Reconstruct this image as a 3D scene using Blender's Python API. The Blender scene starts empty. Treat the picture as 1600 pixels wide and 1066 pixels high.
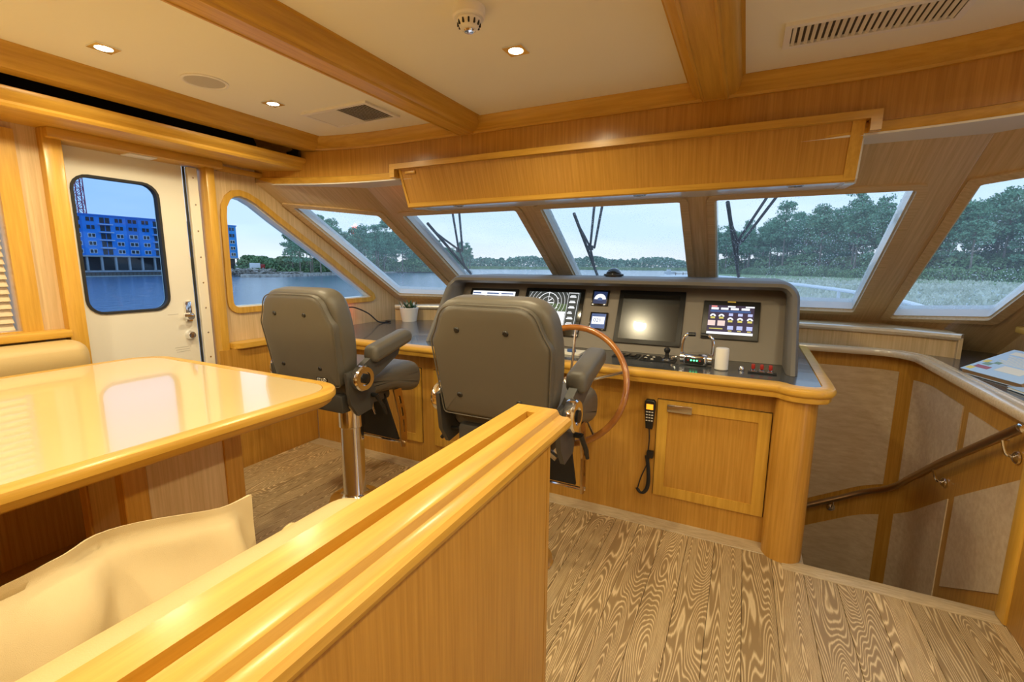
import bpy, bmesh, math, random
from mathutils import Vector, Matrix, geometry, noise
random.seed(7)
scn = bpy.context.scene
C = scn.collection
R = math.radians
PI = math.pi

# ------------------------------------------------------------------ camera
CAM = Vector((0, 0, 1.4)); FPX = 725.0
yaw, pitch, roll = R(26.4), R(9.3), R(.4)
F = Vector((-math.sin(yaw) * math.cos(pitch), math.cos(yaw) * math.cos(pitch), -math.sin(pitch)))
R0 = Vector((math.cos(yaw), math.sin(yaw), 0)); U0 = R0.cross(F)
RT = R0 * math.cos(roll) + U0 * math.sin(roll); UP = RT.cross(F)
cd = bpy.data.cameras.new('camera'); cam = bpy.data.objects.new('camera', cd); C.objects.link(cam)
cd.sensor_width = 36; cd.lens = FPX / 1600 * 36; cd.clip_start = .02; cd.clip_end = 6000
cam.matrix_world = Matrix(((RT.x, UP.x, -F.x, CAM.x), (RT.y, UP.y, -F.y, CAM.y), (RT.z, UP.z, -F.z, CAM.z), (0, 0, 0, 1)))
scn.camera = cam

def ray(x, y): return F + RT * ((x - 800) / FPX) + UP * ((533 - y) / FPX)
def at_z(x, y, z):
    d = ray(x, y); return CAM + d * ((z - CAM.z) / d.z)
def at_y(x, y, Y):
    d = ray(x, y); return CAM + d * (Y / d.y)
def at_x(x, y, X):
    d = ray(x, y); return CAM + d * (X / d.x)

# ------------------------------------------------------------------ view, world
vs = scn.view_settings
vs.view_transform = 'Standard'; vs.look = 'None'; vs.gamma = 1; vs.use_curve_mapping = False
vs.exposure = 0.0
SKY = 1.5
w = bpy.data.worlds.new('sky'); scn.world = w; w.use_nodes = True
nt = w.node_tree; nt.nodes.clear()
def N(t, typ, **k):
    n = t.nodes.new(typ)
    for a, b in k.items(): setattr(n, a, b)
    return n
def ramp(t, stops, interp='LINEAR'):
    n = N(t, 'ShaderNodeValToRGB'); n.color_ramp.interpolation = interp
    e = n.color_ramp.elements
    while len(e) < len(stops): e.new(.5)
    for i, (p, c) in enumerate(stops):
        e[i].position = p; e[i].color = (c[0], c[1], c[2], 1)
    return n
tc = N(nt, 'ShaderNodeTexCoord'); sep = N(nt, 'ShaderNodeSeparateXYZ'); nt.links.new(tc.outputs['Generated'], sep.inputs[0])
rp = ramp(nt, [(0, (.42, .55, .72)), (.5, (.80, .73, .71)), (.53, (.60, .71, .86)), (.62, (.52, .68, .90)), (.8, (.42, .62, .92)), (1, (.36, .54, .86))])
mr = N(nt, 'ShaderNodeMapRange'); mr.inputs[1].default_value = -1; mr.inputs[2].default_value = 1
nt.links.new(sep.outputs[2], mr.inputs[0]); nt.links.new(mr.outputs[0], rp.inputs[0])
mp = N(nt, 'ShaderNodeMapping'); mp.inputs['Scale'].default_value = (1.4, 1.4, 7)
nz = N(nt, 'ShaderNodeTexNoise'); nz.inputs['Scale'].default_value = 2.2; nz.inputs['Detail'].default_value = 5
nt.links.new(tc.outputs['Generated'], mp.inputs[0]); nt.links.new(mp.outputs[0], nz.inputs[0])
cr = ramp(nt, [(.46, (0, 0, 0)), (.72, (.55, .55, .55))]); nt.links.new(nz.outputs[0], cr.inputs[0])
mx = N(nt, 'ShaderNodeMixRGB'); mx.inputs[2].default_value = (.82, .85, .92, 1)
nt.links.new(cr.outputs[0], mx.inputs[0]); nt.links.new(rp.outputs[0], mx.inputs[1])
bg = N(nt, 'ShaderNodeBackground'); bg.inputs[1].default_value = SKY
wo = N(nt, 'ShaderNodeOutputWorld'); nt.links.new(mx.outputs[0], bg.inputs[0]); nt.links.new(bg.outputs[0], wo.inputs[0])

LAMP_W = 41.0
LAMP_COL = (1.0, .85, .54)

# ------------------------------------------------------------------ materials
M = {}
def new_mat(name):
    m = bpy.data.materials.new(name); m.use_nodes = True
    t = m.node_tree; b = t.nodes['Principled BSDF']; M[name] = m
    return m, t, b
def plain(name, col, rough=.5, metal=0, coat=0, emit=None, es=0, bump=0, bscale=200, spec=None):
    m, t, b = new_mat(name)
    b.inputs['Base Color'].default_value = (*col, 1); b.inputs['Roughness'].default_value = rough
    b.inputs['Metallic'].default_value = metal; b.inputs['Coat Weight'].default_value = coat
    if spec is not None: b.inputs['Specular IOR Level'].default_value = spec
    if emit: b.inputs['Emission Color'].default_value = (*emit, 1); b.inputs['Emission Strength'].default_value = es
    if bump:
        tc = N(t, 'ShaderNodeTexCoord'); n = N(t, 'ShaderNodeTexNoise'); n.inputs['Scale'].default_value = bscale
        n.inputs['Detail'].default_value = 3
        bp = N(t, 'ShaderNodeBump'); bp.inputs['Strength'].default_value = bump; bp.inputs['Distance'].default_value = .002
        t.links.new(tc.outputs['Object'], n.inputs[0]); t.links.new(n.outputs[0], bp.inputs['Height']); t.links.new(bp.outputs[0], b.inputs['Normal'])
    return m
def wood(name, axis, dark, light, rough=.38, coat=.25, fine=55., long=1.6, contrast=(.35, .68)):
    m, t, b = new_mat(name)
    tc = N(t, 'ShaderNodeTexCoord'); mp = N(t, 'ShaderNodeMapping')
    sc = [fine] * 3; sc[axis] = long; mp.inputs['Scale'].default_value = sc
    oi = N(t, 'ShaderNodeObjectInfo'); ad = N(t, 'ShaderNodeVectorMath', operation='ADD')
    t.links.new(tc.outputs['Object'], ad.inputs[0])
    mu = N(t, 'ShaderNodeMath', operation='MULTIPLY'); mu.inputs[1].default_value = 13.7
    t.links.new(oi.outputs['Random'], mu.inputs[0]); t.links.new(mu.outputs[0], ad.inputs[1]); t.links.new(ad.outputs[0], mp.inputs[0])
    n = N(t, 'ShaderNodeTexNoise'); n.inputs['Scale'].default_value = 1.6; n.inputs['Detail'].default_value = 6; n.inputs['Roughness'].default_value = .65
    t.links.new(mp.outputs[0], n.inputs[0])
    mp2 = N(t, 'ShaderNodeMapping'); s2 = [3.] * 3; s2[axis] = .5; mp2.inputs['Scale'].default_value = s2
    n2 = N(t, 'ShaderNodeTexNoise'); n2.inputs['Scale'].default_value = 1.0; t.links.new(ad.outputs[0], mp2.inputs[0]); t.links.new(mp2.outputs[0], n2.inputs[0])
    r = ramp(t, [(contrast[0], dark), (contrast[1], light)]); t.links.new(n.outputs[0], r.inputs[0])
    hs = N(t, 'ShaderNodeHueSaturation'); t.links.new(r.outputs[0], hs.inputs['Color'])
    m2 = N(t, 'ShaderNodeMapRange'); m2.inputs[3].default_value = .86; m2.inputs[4].default_value = 1.12
    t.links.new(n2.outputs[0], m2.inputs[0]); t.links.new(m2.outputs[0], hs.inputs['Value'])
    t.links.new(hs.outputs[0], b.inputs['Base Color'])
    b.inputs['Roughness'].default_value = rough; b.inputs['Coat Weight'].default_value = coat; b.inputs['Coat Roughness'].default_value = .18
    bp = N(t, 'ShaderNodeBump'); bp.inputs['Strength'].default_value = .06; bp.inputs['Distance'].default_value = .001
    t.links.new(n.outputs[0], bp.inputs['Height']); t.links.new(bp.outputs[0], b.inputs['Normal'])
    return m
WD, WL = (.45, .215, .026), (.60, .315, .055)
for i, ax in enumerate('xyz'): wood('wood_' + ax, i, WD, WL)
TD, TL = (.55, .295, .032), (.70, .405, .062)
for i, ax in enumerate('xyz'): wood('trim_' + ax, i, TD, TL, rough=.42, coat=.2, fine=30)
BD, BL = (.56, .39, .19), (.72, .53, .30)  # same wood lightened: daylight on the window walls put into the colour
for i, ax in enumerate('xyz'): wood('pale_' + ax, i, BD, BL, rough=.42, coat=.15)
def slope_wood(name, d, l, **k):
    wood(name, 2, d, l, **k)
    for nd in M[name].node_tree.nodes:
        if nd.type == 'MAPPING':
            v = nd.inputs['Scale'].default_value; v[1] = v[2]
slope_wood('wood_s', WD, WL); slope_wood('pale_s', BD, BL, rough=.42, coat=.15)
wood('rim_wood', 0, (.62, .50, .34), (.78, .66, .48), rough=.2, coat=.9)
wood('burl', 0, (.60, .45, .28), (.74, .60, .42), fine=22, long=5, rough=.35, coat=.3)
wood('wheel_wood', 0, (.32, .11, .02), (.46, .19, .04), rough=.2, coat=.8, fine=8, long=8)

def floor_mat():
    m, t, b = new_mat('plank')
    tc = N(t, 'ShaderNodeTexCoord'); oi = N(t, 'ShaderNodeObjectInfo'); ad = N(t, 'ShaderNodeVectorMath', operation='ADD')
    mu = N(t, 'ShaderNodeMath', operation='MULTIPLY'); mu.inputs[1].default_value = 37.
    t.links.new(oi.outputs['Random'], mu.inputs[0]); t.links.new(tc.outputs['Object'], ad.inputs[0]); t.links.new(mu.outputs[0], ad.inputs[1])
    mp = N(t, 'ShaderNodeMapping'); mp.inputs['Scale'].default_value = (9.5, 1.0, 1)
    t.links.new(ad.outputs[0], mp.inputs[0])
    n = N(t, 'ShaderNodeTexNoise'); n.inputs['Scale'].default_value = 1.0; n.inputs['Detail'].default_value = 1.2; n.inputs['Roughness'].default_value = .4
    t.links.new(mp.outputs[0], n.inputs[0])
    k = N(t, 'ShaderNodeMath', operation='MULTIPLY'); k.inputs[1].default_value = 54
    t.links.new(n.outputs[0], k.inputs[0])
    pp = N(t, 'ShaderNodeMath', operation='PINGPONG'); pp.inputs[1].default_value = .5
    t.links.new(k.outputs[0], pp.inputs[0])
    mp2 = N(t, 'ShaderNodeMapping'); mp2.inputs['Scale'].default_value = (220, 12, 1); t.links.new(ad.outputs[0], mp2.inputs[0])
    n2 = N(t, 'ShaderNodeTexNoise'); n2.inputs['Scale'].default_value = 1; n2.inputs['Detail'].default_value = 3; t.links.new(mp2.outputs[0], n2.inputs[0])
    sm = N(t, 'ShaderNodeMath', operation='MULTIPLY_ADD'); sm.inputs[1].default_value = .40; t.links.new(n2.outputs[0], sm.inputs[0]); t.links.new(pp.outputs[0], sm.inputs[2])
    r = ramp(t, [(.26, (.72, .56, .33)), (.36, (.49, .355, .185)), (.48, (.33, .225, .11))]); t.links.new(sm.outputs[0], r.inputs[0])
    hs = N(t, 'ShaderNodeHueSaturation'); t.links.new(r.outputs[0], hs.inputs['Color'])
    m2 = N(t, 'ShaderNodeMapRange'); m2.inputs[3].default_value = .85; m2.inputs[4].default_value = 1.12
    t.links.new(oi.outputs['Random'], m2.inputs[0]); t.links.new(m2.outputs[0], hs.inputs['Value'])
    t.links.new(hs.outputs[0], b.inputs['Base Color']); b.inputs['Roughness'].default_value = .36
    bp = N(t, 'ShaderNodeBump'); bp.inputs['Strength'].default_value = .12; bp.inputs['Distance'].default_value = .002
    t.links.new(pp.outputs[0], bp.inputs['Height']); t.links.new(bp.outputs[0], b.inputs['Normal'])
floor_mat()
wood('floor_border', 0, (.42, .32, .19), (.60, .48, .31), fine=70, long=9, rough=.4, coat=0)
plain('headliner', (.92, .89, .76), .75, bump=.15, bscale=600)
plain('white_paint', (.80, .77, .68), .3, coat=.3)
plain('white_plastic', (.88, .86, .82), .4)
plain('shelf_white', (.78, .78, .76), .25, coat=.4)
plain('leather', (.112, .102, .082), .40, bump=.25, bscale=900)
plain('leather_dark', (.06, .058, .054), .5)
plain('dash_leather', (.135, .125, .112), .5, bump=.25, bscale=900)
plain('dash_panel', (.20, .175, .145), .55, bump=.1, bscale=1500)
plain('laminate', (.055, .058, .062), .22, coat=.3)
plain('cream_leather', (.56, .41, .18), .45, bump=.2, bscale=500)
plain('cream_cloth', (.58, .46, .26), .85, bump=.5, bscale=1400)
plain('table_top', (.68, .52, .27), .16, coat=.6)
plain('chrome', (.86, .88, .92), .12, 1)
plain('bronze', (.50, .36, .20), .28, 1)
plain('steel', (.62, .60, .56), .25, 1)
plain('black', (.012, .012, .012), .4)
plain('black_gloss', (.010, .010, .009), .12, coat=.5)
plain('black_rubber', (.02, .02, .02), .7)
plain('void', (.012, .010, .008), .9)
plain('grey_grille', (.55, .52, .46), .6)
plain('vent_dark', (.10, .075, .05), .9)
plain('red', (.35, .02, .015), .35)
plain('lamp_glow', (1, .9, .7), .5, emit=(1, .84, .55), es=22)
plain('led_red', (1, .1, .05), .5, emit=(1, .06, .02), es=25)
plain('led_green', (.1, 1, .3), .5, emit=(.1, .9, .35), es=3)
plain('lcd_orange', (1, .4, .02), .5, emit=(1, .32, .02), es=1.3)
def glow(name, col, s=1.0): plain(name, (0, 0, 0), .3, emit=col, es=s)
glow('scr_white', (.95, .97, 1), 1.25); glow('scr_blue', (.10, .20, .50), .6); glow('scr_navy', (.03, .055, .16), .7)
glow('scr_dark', (.05, .058, .055), 1.0); glow('scr_green', (.10, .16, .07), .9); glow('scr_grey', (.50, .54, .55), .9); glow('scr_purple', (.055, .04, .075), 1)
glow('scr_yellow', (.75, .65, .16), 1); glow('scr_pink', (.95, .72, .66), 1); glow('scr_teal', (.16, .26, .30), 1); glow('scr_lav', (.55, .6, .95), 1); glow('scr_red', (.9, .3, .28), 1)
plain('black_screen', (.012, .011, .010), .2, coat=.3)
plain('paper', (.85, .82, .72), .6)
plain('ceramic', (.82, .80, .76), .35, coat=.3)
plain('soil', (.05, .035, .02), .9)
plain('leaf_small', (.06, .13, .05), .5); plain('petal', (.75, .75, .70), .6)
plain('blind', (.72, .58, .40), .6)
plain('blue_cover', (.45, .62, .82), .35); plain('cork_brown', (.42, .26, .13), .6); plain('yellow_ink', (.85, .68, .12), .5); plain('green_ink', (.20, .34, .24), .5); plain('teal_ink', (.02, .30, .32), .5); plain('navy_ink', (.04, .10, .30), .5)

def glass_mat(name, rain, tint=(1, 1, 1)):
    m = bpy.data.materials.new(name); m.use_nodes = True; M[name] = m; t = m.node_tree; t.nodes.clear()
    out = N(t, 'ShaderNodeOutputMaterial'); tr = N(t, 'ShaderNodeBsdfTransparent'); tr.inputs[0].default_value = (*tint, 1)
    gl = N(t, 'ShaderNodeBsdfGlossy'); gl.inputs['Roughness'].default_value = .02
    lw = N(t, 'ShaderNodeLayerWeight'); pw = N(t, 'ShaderNodeMath', operation='POWER'); pw.inputs[1].default_value = 5; t.links.new(lw.outputs['Facing'], pw.inputs[0])
    fr = N(t, 'ShaderNodeMath', operation='MULTIPLY_ADD'); fr.inputs[1].default_value = .6; fr.inputs[2].default_value = .022; t.links.new(pw.outputs[0], fr.inputs[0])
    mx = N(t, 'ShaderNodeMixShader'); t.links.new(fr.outputs[0], mx.inputs[0]); t.links.new(tr.outputs[0], mx.inputs[1]); t.links.new(gl.outputs[0], mx.inputs[2])
    last = mx
    if rain:
        tc = N(t, 'ShaderNodeTexCoord'); mp = N(t, 'ShaderNodeMapping'); mp.inputs['Scale'].default_value = (75, 55, 55)
        vo = N(t, 'ShaderNodeTexVoronoi'); vo.inputs['Scale'].default_value = 1; t.links.new(tc.outputs['Object'], mp.inputs[0]); t.links.new(mp.outputs[0], vo.inputs[0])
        r1 = ramp(t, [(.10, (1, 1, 1)), (.24, (0, 0, 0))]); t.links.new(vo.outputs['Distance'], r1.inputs[0])
        nz = N(t, 'ShaderNodeTexNoise'); nz.inputs['Scale'].default_value = 5; nz.inputs['Detail'].default_value = 3; t.links.new(tc.outputs['Object'], nz.inputs[0])
        r2 = ramp(t, [(.42, (0, 0, 0)), (.62, (1, 1, 1))]); t.links.new(nz.outputs[0], r2.inputs[0])
        ml = N(t, 'ShaderNodeMath', operation='MULTIPLY'); t.links.new(r1.outputs[0], ml.inputs[0]); t.links.new(r2.outputs[0], ml.inputs[1])
        ml2 = N(t, 'ShaderNodeMath', operation='MULTIPLY'); ml2.inputs[1].default_value = rain; t.links.new(ml.outputs[0], ml2.inputs[0])
        tl = N(t, 'ShaderNodeBsdfTranslucent'); tl.inputs[0].default_value = (.95, .97, 1, 1)
        # thin film of wet on the pane
        ad = N(t, 'ShaderNodeMath', operation='ADD'); ad.inputs[1].default_value = .045; t.links.new(ml2.outputs[0], ad.inputs[0])
        m2 = N(t, 'ShaderNodeMixShader'); t.links.new(ad.outputs[0], m2.inputs[0]); t.links.new(mx.outputs[0], m2.inputs[1]); t.links.new(tl.outputs[0], m2.inputs[2]); last = m2
    t.links.new(last.outputs[0], out.inputs[0])
glass_mat('glass', 0, (.86, .93, .97)); glass_mat('wet_glass', .75, (.90, .96, .99)); glass_mat('door_glass', 0, (.60, .76, .93))

# ------------------------------------------------------------------ mesh builder
class MB:
    def __init__(s): s.v = []; s.f = []
    def add(s, vs, fs):
        o = len(s.v); s.v += [Vector(v) for v in vs]; s.f += [[i + o for i in f] for f in fs]; return s
    def box(s, x0, x1, y0, y1, z0, z1):
        v = [(x, y, z) for x in (x0, x1) for y in (y0, y1) for z in (z0, z1)]
        return s.add(v, [(0, 1, 3, 2), (4, 6, 7, 5), (0, 4, 5, 1), (2, 3, 7, 6), (0, 2, 6, 4), (1, 5, 7, 3)])
    def rbox(s, x0, x1, y0, y1, z0, z1, r=.01, seg=2):
        bm = bmesh.new(); bmesh.ops.create_cube(bm, size=1)
        for v in bm.verts: v.co = Vector((x0 + (v.co.x + .5) * (x1 - x0), y0 + (v.co.y + .5) * (y1 - y0), z0 + (v.co.z + .5) * (z1 - z0)))
        bmesh.ops.bevel(bm, geom=bm.edges[:], offset=r, segments=seg, affect='EDGES', profile=.5)
        bm.verts.index_update(); s.add([v.co.copy() for v in bm.verts], [[v.index for v in f.verts] for f in bm.faces]); bm.free(); return s
    def prism(s, pts, vec):
        n = len(pts); vec = Vector(vec); a = [Vector(p) for p in pts]
        return s.add(a + [p + vec for p in a], [list(range(n))[::-1], list(range(n, 2 * n))] + [(i, (i + 1) % n, (i + 1) % n + n, i + n) for i in range(n)])
    def slab(s, outer, holes, P0, U, V, d0, d1):
        P0, U, V = Vector(P0), Vector(U), Vector(V); Nn = U.cross(V).normalized()
        loops = [outer] + list(holes); flat = [p for l in loops for p in l]
        tris = geometry.tessellate_polygon([[Vector((p[0], p[1], 0)) for p in l] for l in loops])
        n = len(flat); vv = [P0 + U * p[0] + V * p[1] + Nn * d for d in (d0, d1) for p in flat]
        fs = [list(t) for t in tris] + [[i + n for i in t][::-1] for t in tris]; o = 0
        for l in loops:
            k = len(l); fs += [(o + i, o + (i + 1) % k, o + (i + 1) % k + n, o + i + n) for i in range(k)]; o += k
        return s.add(vv, fs)
    def tube(s, path, r, seg=8, closed=False, cap=True):
        P = [Vector(p) for p in path]; n = len(P); rr = r if isinstance(r, (list, tuple)) else [r] * n
        vs = []; prev = None
        for i in range(n):
            if closed: t = (P[(i + 1) % n] - P[i - 1])
            else: t = P[min(i + 1, n - 1)] - P[max(i - 1, 0)]
            t.normalize()
            if prev is None:
                a = Vector((0, 0, 1)) if abs(t.z) < .9 else Vector((1, 0, 0)); u = t.cross(a).normalized()
            else: u = (prev - t * prev.dot(t)).normalized()
            prev = u; w_ = t.cross(u)
            vs += [P[i] + (u * math.cos(2 * PI * k / seg) + w_ * math.sin(2 * PI * k / seg)) * rr[i] for k in range(seg)]
        fs = []
        for i in range(n if closed else n - 1):
            j = (i + 1) % n
            fs += [(i * seg + k, i * seg + (k + 1) % seg, j * seg + (k + 1) % seg, j * seg + k) for k in range(seg)]
        if cap and not closed: fs += [list(range(seg))[::-1], list(range((n - 1) * seg, n * seg))]
        return s.add(vs, fs)
    def lathe(s, prof, c=(0, 0, 0), axis='z', seg=24):
        vs = []; n = len(prof)
        for r, h in prof:
            for k in range(seg):
                a = 2 * PI * k / seg; x, y = r * math.cos(a), r * math.sin(a)
                p = {'z': (x, y, h), 'x': (h, x, y), 'y': (y, h, x)}[axis]
                vs.append(Vector(p) + Vector(c))
        fs = [(i * seg + k, i * seg + (k + 1) % seg, (i + 1) * seg + (k + 1) % seg, (i + 1) * seg + k) for i in range(n - 1) for k in range(seg)]
        fs += [list(range(seg))[::-1], list(range((n - 1) * seg, n * seg))]
        return s.add(vs, fs)
    def sweep(s, prof, path, closed=False, cap=True):
        # prof: (sideways, z) ; path: (x, y, z) ; sideways is to the left of travel
        P = [Vector(p) for p in path]; n = len(P); k = len(prof); vs = []
        for i in range(n):
            if closed: a, b = P[i] - P[i - 1], P[(i + 1) % n] - P[i]
            else: a = P[i] - P[max(i - 1, 0)] if i else P[1] - P[0]; b = P[min(i + 1, n - 1)] - P[i] if i < n - 1 else a
            a = Vector((a.x, a.y, 0)).normalized(); b = Vector((b.x, b.y, 0)).normalized()
            na, nb = Vector((-a.y, a.x, 0)), Vector((-b.y, b.x, 0)); m = na + nb
            m = m / max(m.dot(na), .3) if m.length > 1e-6 else na
            vs += [P[i] + m * q[0] + Vector((0, 0, q[1])) for q in prof]
        fs = []
        for i in range(n if closed else n - 1):
            j = (i + 1) % n; fs += [(i * k + q, i * k + (q + 1) % k, j * k + (q + 1) % k, j * k + q) for q in range(k)]
        if cap and not closed: fs += [list(range(k))[::-1], list(range((n - 1) * k, n * k))]
        return s.add(vs, fs)
    def puff(s, out, d0, d1, w_, seg=4, wb=None, dome=.0):
        # rounded slab: outline in x-z (counter-clockwise), thickness from y=d0 to y=d1
        wb = w_ if wb is None else wb; n = len(out); P = [Vector((p[0], p[1])) for p in out]; nn = []
        for i in range(n):
            e1 = (P[i] - P[i - 1]).normalized(); e2 = (P[(i + 1) % n] - P[i]).normalized()
            m = Vector((e1.y + e2.y, -e1.x - e2.x)); m = m.normalized() if m.length > 1e-6 else Vector((e1.y, -e1.x))
            nn.append(m)
        rings = []
        for k in range(seg + 1):
            a = PI / 2 * k / seg; rings.append((wb * (1 - math.sin(a)), d0 + wb * (1 - math.cos(a))))
        for k in range(seg + 1):
            a = PI / 2 * k / seg; rings.append((w_ * (1 - math.cos(a)), d1 - w_ * (1 - math.sin(a))))
        vs = [(P[i].x - nn[i].x * ins, y, P[i].y - nn[i].y * ins) for ins, y in rings for i in range(n)]
        fs = [(k * n + i, k * n + (i + 1) % n, (k + 1) * n + (i + 1) % n, (k + 1) * n + i) for k in range(len(rings) - 1) for i in range(n)]
        for base, y, dr in ((0, d0, -1), ((len(rings) - 1) * n, d1, 1)):
            cxm = sum(vs[base + i][0] for i in range(n)) / n; czm = sum(vs[base + i][2] for i in range(n)) / n; prev = base
            for k, fr in enumerate((.75, .5, .25)):
                st = len(vs); vs += [(cxm + (vs[base + i][0] - cxm) * fr, y + dr * dome * (1 - fr * fr), czm + (vs[base + i][2] - czm) * fr) for i in range(n)]
                fs += [(prev + i, prev + (i + 1) % n, st + (i + 1) % n, st + i) for i in range(n)]; prev = st
            vs.append((cxm, y + dr * dome, czm)); fs += [(prev + i, prev + (i + 1) % n, len(vs) - 1) for i in range(n)]
        return s.add(vs, fs)
    def xf(s, mat):
        s.v = [mat @ v for v in s.v]; return s
    def build(s, name, mat, parent=None, smooth=True, ang=35):
        me = bpy.data.meshes.new(name); me.from_pydata([tuple(v) for v in s.v], [], s.f); me.update()
        bm = bmesh.new(); bm.from_mesh(me); bmesh.ops.recalc_face_normals(bm, faces=bm.faces[:]); bm.to_mesh(me); bm.free()
        me.materials.append(M[mat])
        if smooth:
            me.shade_smooth(); me.set_sharp_from_angle(angle=R(ang))
        o = bpy.data.objects.new(name, me); C.objects.link(o)
        if parent: o.parent = parent
        return o
def tag(o, label, cat, group=None, kind=None):
    o['label'] = label; o['category'] = cat
    if group: o['group'] = group
    if kind: o['kind'] = kind
    return o
def struct(o, label, cat): return tag(o, label, cat, kind='structure')
def empty(name, loc, rz=0, label=None, cat=None, group=None):
    o = bpy.data.objects.new(name, None); C.objects.link(o); o.location = loc; o.rotation_euler = (0, 0, rz); o.empty_display_size = .1
    if label: tag(o, label, cat, group)
    return o
def copy_tree(o, parent=None):
    c = o.copy(); C.objects.link(c)
    if parent: c.parent = parent
    for ch in list(o.children): copy_tree(ch, c)
    return c
def rrect(x0, x1, z0, z1, r, n=5):
    rs = r if isinstance(r, (list, tuple)) else [r] * 4; out = []
    for (cx, cz, a0, q) in ((x1, z0, -90, 0), (x1, z1, 0, 1), (x0, z1, 90, 2), (x0, z0, 180, 3)):
        rr = rs[q]; sx = -1 if cx == x1 else 1; sz = 1 if cz == z0 else -1
        for k in range(n + 1):
            a = R(a0 + 90 * k / n); out.append((cx + sx * rr + rr * math.cos(a), cz + sz * rr + rr * math.sin(a)))
    return out
def round_poly(pts, rad, n=4):
    out = []; k = len(pts)
    for i in range(k):
        p, a, b = Vector(pts[i]), Vector(pts[i - 1]), Vector(pts[(i + 1) % k]); r = rad[i] if isinstance(rad, (list, tuple)) else rad
        if r <= 0: out.append(tuple(p)); continue
        d1 = (a - p); d2 = (b - p); q1 = p + d1.normalized() * min(r, d1.length * .48); q2 = p + d2.normalized() * min(r, d2.length * .48)
        for j in range(n + 1):
            u = j / n; out.append(tuple(q1 * (1 - u) ** 2 + p * 2 * u * (1 - u) + q2 * u ** 2))
    return out
def smooth_path(pts, n=8):
    P = [Vector(p) for p in pts]; out = []
    for i in range(len(P) - 1):
        a, b, c, d = P[max(i - 1, 0)], P[i], P[i + 1], P[min(i + 2, len(P) - 1)]
        for j in range(n):
            t = j / n; out.append(.5 * ((2 * b) + (c - a) * t + (2 * a - 5 * b + 4 * c - d) * t * t + (3 * b - a - 3 * c + d) * t ** 3))
    out.append(P[-1]); return out
X0 = -.82                       # centreline of the boat
def mirror(x): return 2 * X0 - x

# ================================================================== STRUCTURE
PW = -3.1; SW = mirror(PW); AFT = -2.6; CZ = 2.25
ca, sa = math.cos(R(32)), math.sin(R(32))
def offs(poly, d):
    n = len(poly); P = [Vector(p) for p in poly]; out = []
    area = sum(P[i - 1].x * P[i].y - P[i].x * P[i - 1].y for i in range(n)); sg = 1 if area > 0 else -1
    for i in range(n):
        e1 = (P[i] - P[i - 1]).normalized(); e2 = (P[(i + 1) % n] - P[i]).normalized()
        n1 = Vector((e1.y, -e1.x)); n2 = Vector((e2.y, -e2.x)); m = n1 + n2
        m = m / max(m.dot(n1), .35); out.append(tuple(P[i] + m * d * sg))
    return out

# ---- floor
fl = MB(); fl.box(PW - .1, .36, AFT, 2.56, -.06, -.014).box(.36, SW + .1, AFT, 2.40, -.06, -.014)
floor = struct(fl.build('floor', 'floor_border', smooth=False), 'brown limed oak plank floor of the wheelhouse', 'floor')
PWD = .127
pm = MB().rbox(0, PWD - .0016, AFT, 2.425, -.014, 0, .0012, 1)
pm2 = MB().rbox(0, PWD - .0016, AFT, 2.335, -.014, 0, .0012, 1)
pr = pr2 = None; x = PW + .02; k = 0
while x < SW - .02:
    short = x > .27
    if short:
        if pr2 is None: o = pr2 = pm2.build('plank', 'plank', floor, smooth=False)
        else: o = pr2.copy(); C.objects.link(o)
    else:
        if pr is None: o = pr = pm.build('plank', 'plank', floor, smooth=False)
        else: o = pr.copy(); C.objects.link(o)
    o.parent = floor; o.location = (x, 0, 0); x += PWD
MB().rbox(-3.0, .30, 2.427, 2.54, -.014, .001, .002, 1).build('floor_border_strip', 'floor_border', floor, smooth=False)
MB().rbox(.26, 1.07, 2.337, 2.43, -.05, .002, .008, 2).build('stair_nosing', 'floor_border', floor)

# ---- ceiling
ceil = struct(MB().box(PW - .1, SW + .1, AFT, 3.0, CZ + .03, CZ + .08).build('ceiling', 'headliner', smooth=False), 'cream ceiling between wooden beams', 'ceiling')
for a, b in ((-2.70, -1.63), (-1.47, -.29), (-.09, 1.08)):
    MB().rbox(a, b, AFT, 2.56, CZ, CZ + .03, .003, 1).build('ceiling_panel', 'headliner', ceil, smooth=False)
def beam(n, l, r, cv, label):
    zb = 2.165; pts = [(l, CZ + .02), (l, CZ - .004), (l + .012, CZ - .006)]
    for k in range(6): a = R(90 * k / 5); pts.append((l + cv - (cv - .014) * math.cos(a) , CZ - .012 - (CZ - .012 - zb - .006) * (math.sin(a))))
    pts += [(l + cv + .002, zb), (l + cv + .006, zb - .004), (l + cv + .014, zb - .004), (l + cv + .016, zb)]
    mid = (l + r) / 2; full = pts + [(2 * mid - p[0], p[1]) for p in pts[::-1]]
    o = MB().prism([(p[0], AFT, p[1]) for p in full], (0, 2.50 - AFT, 0)).build('trim_%d' % n, 'trim_y', ang=40)
    struct(o, label, 'ceiling beam')
beam(1, -1.66, -1.44, .052, 'wooden ceiling beam between the two downlight panels, running fore and aft')
beam(2, -.312, -.068, .062, 'wooden ceiling beam meeting the fascia beside the wide ceiling vent')
fcurve = [(-3.16, 2.22), (-2.9, 2.335), (-2.64, 2.42), (-2.4, 2.468), (-2.15, 2.49), (-1.8, 2.495), (-1.2, 2.495), (-.6, 2.495), (.1, 2.495), (.4, 2.487), (.6, 2.462), (.8, 2.412), (1.0, 2.34), (1.3, 2.21), (1.55, 2.10)]
fpath = [tuple(p) for p in smooth_path([(a, b, 0) for a, b in fcurve], 3)]
fascia = struct(MB().sweep([(0, 1.95), (.04, 1.95), (.04, 2.33), (0, 2.33)], fpath).build('wall_front_fascia', 'wood_z'), 'curved wooden fascia above the windshield', 'fascia')
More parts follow.
